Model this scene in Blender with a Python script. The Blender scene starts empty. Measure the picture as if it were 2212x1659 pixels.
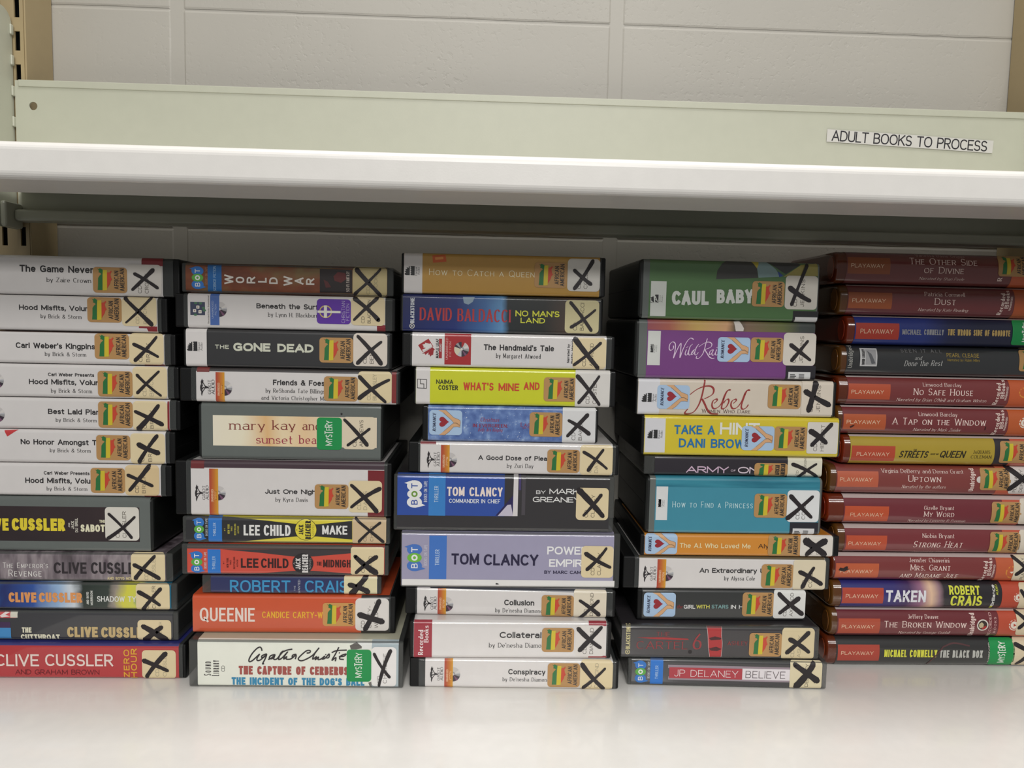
import bpy, bmesh, math, random
from mathutils import Vector, Matrix, geometry

random.seed(7)
scene = bpy.context.scene
COL = scene.collection
R = math.radians

# ---------------------------------------------------------------- camera
FPX, CX, CY = 1609.0, 1106.0, 829.5
Yc = Vector((-57, -130, FPX)).normalized()
Xc = Vector((44000, 815, FPX)).normalized()
Xc = (Xc - Xc.dot(Yc) * Yc).normalized()
Zc = Xc.cross(Yc)
CAMH = 0.28387
CAM = Vector((0, 0, CAMH))
cam_data = bpy.data.cameras.new('camera')
cam_data.sensor_fit = 'HORIZONTAL'
cam_data.sensor_width = 36.0
cam_data.lens = FPX / 2212 * 36.0
cam_data.clip_start = 0.01
cam = bpy.data.objects.new('camera', cam_data)
COL.objects.link(cam)
right = Vector((Xc.x, Yc.x, Zc.x)); down = Vector((Xc.y, Yc.y, Zc.y)); fwd = Vector((Xc.z, Yc.z, Zc.z))
mw = Matrix.Identity(4)
for i in range(3):
    mw[i][0] = right[i]; mw[i][1] = -down[i]; mw[i][2] = -fwd[i]; mw[i][3] = CAM[i]
cam.matrix_world = mw
scene.camera = cam

# ---------------------------------------------------------------- world, lamps, exposure
world = bpy.data.worlds.new('room_ambience')
world.use_nodes = True
world.node_tree.nodes['Background'].inputs[0].default_value = (1.0, 0.99, 0.97, 1)
world.node_tree.nodes['Background'].inputs[1].default_value = 0.20
scene.world = world

def area(name, loc, sx, sy, watts, col):
    l = bpy.data.lights.new(name, 'AREA')
    l.shape = 'RECTANGLE'; l.size = sx; l.size_y = sy; l.energy = watts; l.color = col
    o = bpy.data.objects.new(name, l); COL.objects.link(o); o.location = loc
    return o
# ceiling fluorescent fixtures of the room (they hang above and behind the photographer)
for yl, sy, w in ((0.25, 0.35, 16.0), (-1.30, 0.60, 30.0), (-2.70, 0.60, 82.0)):
    area('ceiling_lamp', (0.15, yl, 1.75), 1.2, sy, w, (1.0, 0.985, 0.955))
scene.view_settings.view_transform = 'Standard'
scene.view_settings.look = 'None'
scene.view_settings.gamma = 1.0
scene.view_settings.use_curve_mapping = False
scene.view_settings.exposure = 0.0

# ---------------------------------------------------------------- helpers
def ray(px, py):
    d = right * (px - CX) + down * (py - CY) + fwd * FPX
    return d
def at(px, py, Y):
    d = ray(px, py); return CAM + d * (Y / d.y)
def floor_at(px, py):
    d = ray(px, py); return CAM + d * (-CAMH / d.z)

def tag(o, label=None, cat=None, group=None, kind=None):
    if label: o['label'] = label
    if cat: o['category'] = cat
    if group: o['group'] = group
    if kind: o['kind'] = kind
    return o
def empty(name, loc=(0, 0, 0), rz=0.0):
    o = bpy.data.objects.new(name, None); o.location = loc; o.rotation_euler = (0, 0, rz)
    o.empty_display_size = 0.02
    COL.objects.link(o); return o
def link(name, me, parent=None):
    o = bpy.data.objects.new(name, me); COL.objects.link(o)
    if parent: o.parent = parent
    return o

def lin(c):
    c = c / 255.0
    return c / 12.92 if c <= 0.04045 else ((c + 0.055) / 1.055) ** 2.4
GAIN = 1.04
def rgb(c, g=None):
    g = GAIN if g is None else g
    return tuple(min(0.86, lin(v) * g) for v in c) + (1,)
MATS = {}
def mat(c, rough=0.4, coat=0.35, coat_rough=0.06, alpha=1.0, metal=0.0, bump=0.0, bscale=400.0, var=0.015, name='print', g=None, spec=0.5, trans=0.0):
    key = (tuple(c), rough, coat, alpha, metal, bump, bscale, name, g, trans, spec)
    if key in MATS: return MATS[key]
    m = bpy.data.materials.new(name); m.use_nodes = True
    nt = m.node_tree; N = nt.nodes; L = nt.links; b = N['Principled BSDF']
    col = rgb(c, g)
    tc = N.new('ShaderNodeTexCoord'); nz = N.new('ShaderNodeTexNoise')
    nz.inputs['Scale'].default_value = 90.0; nz.inputs['Detail'].default_value = 2.0
    L.new(tc.outputs['Object'], nz.inputs['Vector'])
    rp = N.new('ShaderNodeValToRGB'); e = rp.color_ramp.elements
    e[0].position = 0.3; e[1].position = 0.7
    e[0].color = tuple(v * (1 - var) for v in col[:3]) + (1,); e[1].color = tuple(min(.9, v * (1 + var)) for v in col[:3]) + (1,)
    L.new(nz.outputs['Fac'], rp.inputs['Fac']); L.new(rp.outputs['Color'], b.inputs['Base Color'])
    b.inputs['Roughness'].default_value = rough; b.inputs['Coat Weight'].default_value = coat
    b.inputs['Coat Roughness'].default_value = coat_rough; b.inputs['Metallic'].default_value = metal
    b.inputs['Alpha'].default_value = alpha; b.inputs['Specular IOR Level'].default_value = spec
    b.inputs['Transmission Weight'].default_value = trans
    if bump:
        n2 = N.new('ShaderNodeTexNoise'); n2.inputs['Scale'].default_value = bscale; n2.inputs['Detail'].default_value = 3.0
        bp = N.new('ShaderNodeBump'); bp.inputs['Strength'].default_value = bump; bp.inputs['Distance'].default_value = 0.0006
        L.new(tc.outputs['Object'], n2.inputs['Vector']); L.new(n2.outputs['Fac'], bp.inputs['Height']); L.new(bp.outputs['Normal'], b.inputs['Normal'])
    MATS[key] = m; return m
def art(name, stops, scale=25.0, detail=4.0, stretch=(1, 1, 1), axis=None, mixn=0.35, rough=0.38, coat=0.35, seed=0.0):
    """printed picture: colour ramp over noise, or over a gradient along the spine disturbed by noise"""
    m = bpy.data.materials.new(name); m.use_nodes = True
    nt = m.node_tree; N = nt.nodes; L = nt.links; b = N['Principled BSDF']
    tc = N.new('ShaderNodeTexCoord'); mp = N.new('ShaderNodeMapping'); mp.inputs['Scale'].default_value = stretch
    mp.inputs['Location'].default_value = (seed, seed * 1.7, seed * .3)
    nz = N.new('ShaderNodeTexNoise'); nz.inputs['Scale'].default_value = scale; nz.inputs['Detail'].default_value = detail
    L.new(tc.outputs['Object'], mp.inputs['Vector']); L.new(mp.outputs['Vector'], nz.inputs['Vector'])
    rp = N.new('ShaderNodeValToRGB'); el = rp.color_ramp.elements
    while len(el) > 1: el.remove(el[-1])
    for i, (p, c) in enumerate(stops):
        e = el[0] if i == 0 else el.new(p)
        e.position = p; e.color = rgb(c)
    fac = nz.outputs['Fac']
    if axis:
        lo, hi = axis
        sx = N.new('ShaderNodeSeparateXYZ'); L.new(tc.outputs['Object'], sx.inputs[0])
        mr = N.new('ShaderNodeMapRange'); mr.inputs[1].default_value = lo; mr.inputs[2].default_value = hi
        L.new(sx.outputs['X'], mr.inputs[0])
        ad = N.new('ShaderNodeMath'); ad.operation = 'MULTIPLY_ADD'; ad.inputs[1].default_value = mixn; ad.inputs[2].default_value = -mixn / 2
        L.new(nz.outputs['Fac'], ad.inputs[0])
        sm = N.new('ShaderNodeMath'); sm.operation = 'ADD'; L.new(mr.outputs[0], sm.inputs[0]); L.new(ad.outputs[0], sm.inputs[1])
        fac = sm.outputs[0]
    L.new(fac, rp.inputs['Fac']); L.new(rp.outputs['Color'], b.inputs['Base Color'])
    b.inputs['Roughness'].default_value = rough; b.inputs['Coat Weight'].default_value = coat; b.inputs['Coat Roughness'].default_value = .1
    return m

def rbox(x0, x1, y0, y1, z0, z1, r=0.0012, seg=2):
    """rounded box mesh data (metres)"""
    bm = bmesh.new()
    bmesh.ops.create_cube(bm, size=1.0)
    for v in bm.verts:
        v.co = Vector(((x0 + x1) / 2 + v.co.x * (x1 - x0), (y0 + y1) / 2 + v.co.y * (y1 - y0), (z0 + z1) / 2 + v.co.z * (z1 - z0)))
    r = min(r, (x1 - x0) * .45, (y1 - y0) * .45, (z1 - z0) * .45)
    if r > 0: bmesh.ops.bevel(bm, geom=bm.edges[:], offset=r, segments=seg, profile=0.5, affect='EDGES')
    me = bpy.data.meshes.new('m'); bm.to_mesh(me); bm.free(); return me
def sheet(path, x0, x1, t):
    """bent sheet metal: (y,z) path of given thickness, extruded along x"""
    n = len(path); nor = []
    for i in range(n):
        a = Vector(path[max(0, i - 1)]); b = Vector(path[min(n - 1, i + 1)]); d = (b - a).normalized(); nor.append(Vector((-d.y, d.x)))
    A = [Vector(p) + nor[i] * t / 2 for i, p in enumerate(path)]; B = [Vector(p) - nor[i] * t / 2 for i, p in enumerate(path)]
    loop = A + B[::-1]; m = len(loop)
    verts = [(x0, p.x, p.y) for p in loop] + [(x1, p.x, p.y) for p in loop]
    faces = [(i, (i + 1) % m, m + (i + 1) % m, m + i) for i in range(m)]
    for i in range(n - 1):
        j = m - 1 - i
        faces.append((i, j, j - 1, i + 1)); faces.append((m + i, m + i + 1, m + j - 1, m + j))
    me = bpy.data.meshes.new('m'); me.from_pydata(verts, [], faces); me.validate(); 
    bm = bmesh.new(); bm.from_mesh(me); bmesh.ops.recalc_face_normals(bm, faces=bm.faces); bm.to_mesh(me); bm.free()
    return me
def arc(cx, cy, r, a0, a1, n=6, ry=None):
    ry = r if ry is None else ry
    return [(cx + r * math.cos(R(a0 + (a1 - a0) * i / n)), cy + ry * math.sin(R(a0 + (a1 - a0) * i / n))) for i in range(n + 1)]
def prism(poly, x0, x1):
    """(y,z) outline extruded along x"""
    n = len(poly)
    v = [(x0, p[0], p[1]) for p in poly] + [(x1, p[0], p[1]) for p in poly]
    f = [tuple(range(n)), tuple(range(2 * n - 1, n - 1, -1))] + [(i, n + i, n + (i + 1) % n, (i + 1) % n) for i in range(n)]
    me = bpy.data.meshes.new('m'); me.from_pydata(v, [], f)
    bm = bmesh.new(); bm.from_mesh(me); bmesh.ops.recalc_face_normals(bm, faces=bm.faces); bm.to_mesh(me); bm.free()
    return me
def put(name, me, m, parent=None, smooth=False):
    me.name = name
    if m: me.materials.append(m)
    if smooth:
        for p in me.polygons: p.use_smooth = True
    return link(name, me, parent)

# ---------------------------------------------------------------- structure: block wall
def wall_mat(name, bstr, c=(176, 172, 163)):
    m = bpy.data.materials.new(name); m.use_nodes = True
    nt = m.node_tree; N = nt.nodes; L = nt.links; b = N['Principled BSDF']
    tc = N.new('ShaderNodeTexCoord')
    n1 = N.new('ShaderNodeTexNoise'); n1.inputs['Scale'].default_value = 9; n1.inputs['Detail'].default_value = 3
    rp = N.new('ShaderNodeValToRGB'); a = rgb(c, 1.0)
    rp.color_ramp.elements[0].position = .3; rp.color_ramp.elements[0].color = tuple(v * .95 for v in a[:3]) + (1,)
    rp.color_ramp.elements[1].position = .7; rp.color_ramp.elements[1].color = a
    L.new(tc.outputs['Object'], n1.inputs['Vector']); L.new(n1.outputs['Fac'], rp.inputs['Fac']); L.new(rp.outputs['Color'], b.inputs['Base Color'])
    b.inputs['Roughness'].default_value = .5
    n2 = N.new('ShaderNodeTexNoise'); n2.inputs['Scale'].default_value = 210; n2.inputs['Detail'].default_value = 4; n2.inputs['Roughness'].default_value = .55
    n3 = N.new('ShaderNodeTexNoise'); n3.inputs['Scale'].default_value = 14; n3.inputs['Detail'].default_value = 2
    r2 = N.new('ShaderNodeValToRGB'); r2.color_ramp.elements[0].position = .30; r2.color_ramp.elements[1].position = .46
    r3 = N.new('ShaderNodeValToRGB'); r3.color_ramp.elements[0].position = .40; r3.color_ramp.elements[1].position = .66
    r3.color_ramp.elements[0].color = (.25, .25, .25, 1)
    ml = N.new('ShaderNodeMath'); ml.operation = 'MULTIPLY'
    for n in (n2, n3): L.new(tc.outputs['Object'], n.inputs['Vector'])
    L.new(n2.outputs['Fac'], r2.inputs['Fac']); L.new(n3.outputs['Fac'], r3.inputs['Fac'])
    bp = N.new('ShaderNodeBump'); bp.inputs['Distance'].default_value = .0011
    L.new(r3.outputs['Color'], ml.inputs[0]); ml.inputs[1].default_value = bstr
    L.new(ml.outputs[0], bp.inputs['Strength']); L.new(r2.outputs['Color'], bp.inputs['Height']); L.new(bp.outputs['Normal'], b.inputs['Normal'])
    return m
YW = 0.695
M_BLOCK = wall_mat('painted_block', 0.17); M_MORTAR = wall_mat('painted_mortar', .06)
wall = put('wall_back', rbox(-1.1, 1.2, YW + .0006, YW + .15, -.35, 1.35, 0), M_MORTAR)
tag(wall, 'white painted concrete block wall behind the shelves', kind='structure')
XJ = [-.6705, -.2785, .1137, .5059, .898]; ZJ = [-.018, .173, .3645, .556, .7475, .939]
for i in range(4):
    for k in range(1, 5):
        x0, x1, z0, z1 = XJ[i] + .0056, XJ[i + 1] - .0056, ZJ[k] + .0009, ZJ[k + 1] - .0009
        bm = bmesh.new(); nx, nz = 26, 12
        # front face as a grid with slightly wavering edges and rounded arrises
        g = [[None] * (nz + 1) for _ in range(nx + 1)]
        for a in range(nx + 1):
            for c in range(nz + 1):
                x = x0 + (x1 - x0) * a / nx; z = z0 + (z1 - z0) * c / nz; y = YW
                edge = (a in (0, nx)) or (c in (0, nz))
                if edge:
                    x += random.uniform(-.0003, .0003); z += random.uniform(-.0003, .0003); y = YW + (.0007 if a in (0, nx) else .0003)
                g[a][c] = bm.verts.new((x, y + 0, z))
        # ring close to the border keeps the arris narrow
        for a in range(nx + 1):
            for c in range(nz + 1):
                v = g[a][c]
                if a == 1: v.co.x = x0 + .0016
                if a == nx - 1: v.co.x = x1 - .0016
                if c == 1: v.co.z = z0 + .0016
                if c == nz - 1: v.co.z = z1 - .0016
        for a in range(nx):
            for c in range(nz):
                bm.faces.new((g[a][c], g[a + 1][c], g[a + 1][c + 1], g[a][c + 1]))
        me = bpy.data.meshes.new('m'); bm.to_mesh(me); bm.free()
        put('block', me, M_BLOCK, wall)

# ---------------------------------------------------------------- steel shelving
M_STEEL = mat((180, 181, 164), rough=.42, coat=.25, name='enamel_green_white', g=1.0, bump=.05, bscale=900)
M_LIP = mat((236, 233, 228), rough=.30, coat=.4, name='enamel_white', g=1.0, bump=.04, bscale=900)
M_TAN = mat((164, 146, 110), rough=.5, coat=.1, name='enamel_tan', g=1.0, bump=.06, bscale=900)

M_SLOT_SHADE = mat((14, 13, 12), rough=.8, coat=0, name='slot_shade', g=1.0)  # near-black that paints in the shade behind the post slots
def upright(name, xi, sgn, label):
    """slotted post; xi inner face x, sgn the direction away from the bay"""
    root = empty(name, (xi, .655, -.25))
    W_ = .031; H_ = 1.25
    a0, a1, b0, b1 = .0045, .0089, .0198, .0242
    zt0 = at(40, 490, .655).z + .25
    slots = []
    z = zt0
    while z > .03: z -= .0268
    while z < H_: slots.append((z - .0158, z)); z += .0268
    verts = []; faces = []
    def bx(x0, x1, z0, z1, y0=0.0, y1=.0018):
        x0, x1 = sorted((sgn * x0, sgn * x1)); n = len(verts)
        for x in (x0, x1):
            for y in (y0, y1):
                for zz in (z0, z1): verts.append((x, y, zz))
        for f in ((0, 1, 3, 2), (4, 6, 7, 5), (0, 4, 5, 1), (2, 3, 7, 6), (0, 2, 6, 4), (1, 5, 7, 3)): faces.append(tuple(n + q for q in f))
    for c0, c1 in ((0.0015, a0), (a1, b0), (b1, W_ - .0015)): bx(c0, c1, 0, H_)
    for c0, c1 in ((a0, a1), (b0, b1)):
        p = 0
        for s0, s1 in slots:
            if s0 > p: bx(c0, c1, p, s0)
            p = s1
        bx(c0, c1, p, H_)
    me = bpy.data.meshes.new('m'); me.from_pydata(verts, [], faces); put('front_plate', me, M_TAN, root)
    for q, (s0, s1) in (('inner', (0, .0015)), ('outer', (W_ - .0015, W_))):
        x0, x1 = sorted((sgn * s0, sgn * s1))
        put('side_plate', rbox(x0, x1, 0.0, .0395, 0, H_, .0006, 1), M_TAN, root)
    x0, x1 = sorted((sgn * .0016, sgn * (W_ - .0016)))
    put('slot_shade_core', rbox(x0, x1, .010, .0394, 0, H_, 0), M_SLOT_SHADE, root)  # filler inside the post, dark in place of the shade seen through the slots
    tag(root, label, 'shelf upright', 'slotted uprights of the shelving')
upright('shelf_upright', -.387, -1, 'tan slotted steel upright at the left end of the shelves')
upright('shelf_upright', .4805, 1, 'tan steel upright at the right end of the shelves')

XL, XR = -.3925, .4790
def shelf(zt, yf, label, dz=0.0):
    root = empty('steel_shelf', (0, yf, zt - .022))
    T = .0012; zb = zt - .0218
    path = [(.6535, zt)] + [(yf + .0055, zt)][:0] + arc(yf + .0050, zt - .0050, .0050, 90, 180, 6) + arc(yf + .0038, zb + .0040, .0038, 180, 270, 5) + [(yf + .052, zb), (yf + .0522, zb + .005)]
    def loc(me):
        for v in me.vertices: v.co -= root.location
        return me
    put('shelf_tray', loc(sheet(path, XL, XR, T)), M_LIP, root)
    return root, loc
# ---- upper shelf with back stop and end brackets
ZT = at(1106, 336, .470).z
up, loc = shelf(ZT, .470, '')
tag(up, 'pale steel shelf with white rolled front lip above the audiobook stacks', 'shelf')
zpt = at(1106, 209, .654).z; zpb = at(1106, 508, .654).z
# back stop plate with a round punched hole
hc = at(72, 229, .653); hr = .0034
xl_, xr_ = at(34, 240, .653).x, .4795
vs = []; fs = []
def q4(a, b, c, d):
    n = len(vs); vs.extend([(p[0], .6528, p[1]) for p in (a, b, c, d)]); fs.append((n, n + 1, n + 2, n + 3))
s = .010
q4((xl_, zpb), (hc.x - s, zpb), (hc.x - s, zpt), (xl_, zpt)); q4((hc.x + s, zpb), (xr_, zpb), (xr_, zpt), (hc.x + s, zpt))
q4((hc.x - s, zpb), (hc.x + s, zpb), (hc.x + s, hc.z - s), (hc.x - s, hc.z - s)); q4((hc.x - s, hc.z + s), (hc.x + s, hc.z + s), (hc.x + s, zpt), (hc.x - s, zpt))
for i in range(24):
    def sq(t):
        c, d = math.cos(t), math.sin(t); k = s / max(abs(c), abs(d)); return (hc.x + c * k, hc.z + d * k)
    def ci(t): return (hc.x + hr * math.cos(t), hc.z + hr * math.sin(t))
    t0, t1 = 2 * math.pi * i / 24, 2 * math.pi * (i + 1) / 24
    q4(ci(t0), sq(t0), sq(t1), ci(t1))
me = bpy.data.meshes.new('m'); me.from_pydata(vs, [], fs)
bm = bmesh.new(); bm.from_mesh(me); bmesh.ops.remove_doubles(bm, verts=bm.verts, dist=1e-5)
bmesh.ops.recalc_face_normals(bm, faces=bm.faces)
ex = bmesh.ops.extrude_face_region(bm, geom=bm.faces[:])
for v in [e for e in ex['geom'] if isinstance(e, bmesh.types.BMVert)]: v.co.y += .0012
bmesh.ops.recalc_face_normals(bm, faces=bm.faces); bm.to_mesh(me); bm.free()
put('back_stop', loc(me), M_STEEL, up)
put('back_stop_hem', loc(rbox(xl_ + .003, xr_ - .003, .6521, .6532, zpt - .0052, zpt + .0005, .0005, 3)), M_STEEL, up)
put('rear_channel', loc(rbox(at(37, 465, .645).x, .4785, .640, .6524, zpb, zpb + .0094, .0025, 3)), M_STEEL, up)
put('stiffener', loc(rbox(XL + .002, XR - .002, .545, .600, ZT - .0065, ZT - .0008, .002, 2)), M_STEEL, up)
xb = at(27, 200, .652).x
zbt = at(10, 12, .642).z
for sgn, xx in ((1, xb), (-1, .4797)):
    outline = [(.6535, zpb - .006), (.6535, zbt - .012)] + arc(.6415, zbt - .012, .012, 0, 90, 6) + [(.62, zbt), (.4775, ZT + .012), (.4725, ZT - .004), (.4765, zpb + .002), (.560, zpb - .006)]
    me = prism(outline, min(xx, xx - sgn * .0016), max(xx, xx - sgn * .0016))
    if xx < 0: put('end_bracket', loc(me), M_STEEL, up)
    else:
        put('end_bracket', loc(me), M_STEEL, up)
# turned-in foot of the left bracket and its hooks in the slots
put('bracket_foot', loc(rbox(xb, xb + .0052, .630, .6535, zpb - .0060, zpb + .0150, .0022, 3)), M_STEEL, up)
for k in range(4):
    zz = at(30, 64 + 66.3 * k, .652).z
    put('bracket_hook', loc(rbox(xb - .0002, xb + .0016, .6500, .6538, zz - .0042, zz + .0042, .0008, 2)), M_STEEL, up)
# ---- lower shelf carrying the stacks
low, loc2 = shelf(-.0006, .418, '')
tag(low, 'glossy white steel shelf carrying the five stacks of audiobooks', 'shelf')

# ---------------------------------------------------------------- stroke lettering
GL = {
'A': ".72|0,0 .36,1 .72,0|.12,.32 .6,.32", 'B': ".6|0,0 0,1|0,1 .3,1 @.3,.765,.25,.235,90,-90 0,.53|0,.53 .33,.53 @.33,.265,.27,.265,90,-90 0,0",
'C': ".66|@.36,.5,.36,.5,48,312", 'D': ".66|0,0 0,1|0,1 .24,1 @.24,.5,.42,.5,90,-90 0,0", 'E': ".52|0,0 0,1|0,1 .52,1|0,0 .52,0|0,.52 .44,.52",
'F': ".5|0,0 0,1|0,1 .5,1|0,.5 .42,.5", 'G': ".7|@.36,.5,.36,.5,48,322|.42,.46 .68,.46|.68,.46 .68,.1", 'H': ".64|0,0 0,1|.64,0 .64,1|0,.52 .64,.52",
'I': "0|0,0 0,1", 'J': ".4|.4,1 .4,.25 @.2,.25,.2,.25,0,-165", 'K': ".62|0,0 0,1|.6,1 .02,.42|.2,.6 .62,0", 'L': ".48|0,0 0,1|0,0 .48,0",
'M': ".8|0,0 0,1|0,1 .4,.15|.4,.15 .8,1|.8,0 .8,1", 'N': ".66|0,0 0,1|0,1 .66,0|.66,0 .66,1", 'O': ".76|@.38,.5,.38,.5,90,450",
'P': ".58|0,0 0,1|0,1 .31,1 @.31,.735,.27,.265,90,-90 0,.47", 'Q': ".76|@.38,.5,.38,.5,90,450|.45,.22 .76,-.06", 'R': ".6|0,0 0,1|0,1 .31,1 @.31,.735,.27,.265,90,-90 0,.47|.28,.47 .6,0",
'S': ".56|@.28,.745,.25,.255,30,270 @.28,.245,.28,.245,90,-150", 'T': ".6|0,1 .6,1|.3,1 .3,0", 'U': ".64|0,1 0,.3 @.32,.3,.32,.3,180,360 .64,1",
'V': ".68|0,1 .34,0|.34,0 .68,1", 'W': ".98|0,1 .24,0|.24,0 .49,.95|.49,.95 .74,0|.74,0 .98,1", 'X': ".66|0,1 .66,0|.66,1 0,0", 'Y': ".64|0,1 .32,.45|.32,.45 .64,1|.32,.45 .32,0",
'Z': ".58|0,1 .58,1|.58,1 0,0|0,0 .58,0", '6': ".56|@.28,.28,.28,.28,0,360|.46,1 .18,.7 .04,.42 0,.28", '1': ".2|0,.8 .2,1|.2,1 .2,0", '#': ".6|.15,0 .25,1|.4,0 .5,1|0,.33 .58,.33|.05,.67 .62,.67",
'a': ".46|@.23,.48,.21,.22,150,0 .44,0|.44,.4 .24,.4 @.21,.2,.21,.2,90,270 .3,0 .44,.13", 'b': ".5|0,1 0,0|@.25,.35,.25,.35,180,-180", 'c': ".44|@.25,.35,.25,.35,48,312",
'd': ".5|.5,1 .5,0|@.25,.35,.25,.35,0,360", 'e': ".5|.02,.37 .5,.37 @.25,.35,.25,.35,3,312", 'f': ".32|.34,.98 .28,1 @.26,.82,.14,.18,90,180 .12,0|0,.7 .3,.7",
'g': ".5|@.25,.35,.25,.35,0,360|.5,.7 .5,-.05 @.25,-.05,.25,.24,0,-150", 'h': ".48|0,1 0,0|0,.42 @.24,.44,.24,.26,180,0 .48,0", 'i': "0|0,.7 0,0|0,.93 0,.98", 'j': ".1|.1,.7 .1,-.12 @0,-.12,.1,.16,0,-90|.1,.93 .1,.98",
'k': ".46|0,1 0,0|.44,.7 .02,.28|.16,.42 .46,0", 'l': "0|0,1 0,0", 'm': ".78|0,.7 0,0|0,.46 @.195,.48,.195,.22,180,0 .39,0|.39,.46 @.585,.48,.195,.22,180,0 .78,0",
'n': ".48|0,.7 0,0|0,.42 @.24,.44,.24,.26,180,0 .48,0", 'o': ".52|@.26,.35,.26,.35,90,450", 'p': ".5|0,.7 0,-.28|@.25,.35,.25,.35,180,-180", 'q': ".5|.5,.7 .5,-.28|@.25,.35,.25,.35,0,360",
'r': ".28|0,.7 0,0|0,.4 @.22,.44,.22,.25,180,70", 's': ".4|@.2,.53,.18,.17,30,270 @.2,.18,.2,.18,90,-150", 't': ".3|.12,.92 .12,.2 @.26,.18,.14,.18,180,280|0,.7 .3,.7",
'u': ".48|0,.7 0,.26 @.24,.26,.24,.26,180,360|.48,.7 .48,0", 'v': ".46|0,.7 .23,0|.23,0 .46,.7", 'w': ".72|0,.7 .18,0|.18,0 .36,.66|.36,.66 .54,0|.54,0 .72,.7", 'x': ".44|0,.7 .44,0|.44,.7 0,0",
'y': ".46|0,.7 .24,0|.46,.7 .16,-.28", 'z': ".42|0,.7 .42,.7|.42,.7 0,0|0,0 .42,0", '&': ".66|.66,0 .16,.7 @.31,.82,.16,.18,215,-50 .12,.45 @.28,.24,.28,.24,140,320 .62,.45",
"'": "0|0,1 0,.8", ',': "0|.04,.06 -.02,-.14", '.': "0|0,0 0,.03", '-': ".3|0,.42 .3,.42", ':': "0|0,0 0,.03|0,.55 0,.58", '*': ".14|@.07,.85,.07,.1,0,360",
}
PARSED = {}
def glyph(ch):
    if ch in PARSED: return PARSED[ch]
    parts = GL[ch].split('|'); w = float(parts[0]); st = []
    for s_ in parts[1:]:
        pts = []
        for tok in s_.split():
            if tok[0] == '@':
                cx, cy, rx, ry, a0, a1 = map(float, tok[1:].split(','))
                n = max(3, int(abs(a1 - a0) / 24))
                for i in range(n + 1):
                    t = R(a0 + (a1 - a0) * i / n); c, d = math.cos(t), math.sin(t)
                    c = math.copysign(abs(c) ** .88, c); d = math.copysign(abs(d) ** .88, d)
                    pts.append((cx + rx * c, cy + ry * d))
            else: pts.append(tuple(map(float, tok.split(','))))
        st.append(pts)
    PARSED[ch] = (w, st); return PARSED[ch]
# style: thick, thin, serif, shear, small caps, extra tracking
ST = {'l': (.075, .075, 0, 0, 0, .17), 'r': (.105, .105, 0, 0, 0, .12), 'm': (.145, .145, 0, 0, 0, .10), 'b': (.185, .185, 0, 0, 0, .085), 'lab': (.115, .115, 0, 0, 0, .05), 'h': (.25, .25, 0, 0, 0, .07),
      's': (.125, .05, 1, 0, 0, .14), 'si': (.11, .045, 1, .24, 0, .13), 'sc': (.12, .05, 1, 0, 1, .16), 'sci': (.12, .05, 1, .18, 1, .16), 'sl': (.09, .06, 0, 0, 1, .2), 'sb': (.2, .075, 1, 0, 0, .13), 'sbi': (.2, .09, 1, .2, 0, .12),
      'bw': (.17, .17, 0, 0, 0, .06), 'bi': (.17, .12, 0, .28, 0, .08), 'cs': (.15, .05, 1, 0, 0, .08)}
def strip(out, pts, wf, caps, mi):
    """quads along a centre line; wf gives the width for a direction"""
    runs = []; cur = [pts[0]]
    for i in range(1, len(pts)):
        if math.dist(pts[i], cur[-1]) < 1e-6: continue
        cur.append(pts[i])
        if i < len(pts) - 1:
            a = math.atan2(pts[i][1] - cur[-2][1], pts[i][0] - cur[-2][0]); b = math.atan2(pts[i + 1][1] - pts[i][1], pts[i + 1][0] - pts[i][0])
            d = abs((b - a + math.pi) % (2 * math.pi) - math.pi)
            if d > R(52): runs.append(cur); cur = [pts[i]]
    if len(cur) > 1: runs.append(cur)
    for run in runs:
        n = len(run); L_ = []; R_ = []
        closed = n > 4 and math.dist(run[0], run[-1]) < 1e-5
        for i in range(n):
            if closed and i in (0, n - 1): a, b = run[-2], run[1]
            else: a = run[max(0, i - 1)]; b = run[min(n - 1, i + 1)]
            dx, dy = b[0] - a[0], b[1] - a[1]; l = math.hypot(dx, dy) or 1; dx /= l; dy /= l
            w = wf(dx, dy) / 2; x, y = run[i]
            if not closed and caps:
                if i == 0: x -= dx * w * caps; y -= dy * w * caps
                if i == n - 1: x += dx * w * caps; y += dy * w * caps
            L_.append((x - dy * w, y + dx * w)); R_.append((x + dy * w, y - dx * w))
        for i in range(n - 1): out.append(([L_[i], R_[i], R_[i + 1], L_[i + 1]], mi))
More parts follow.
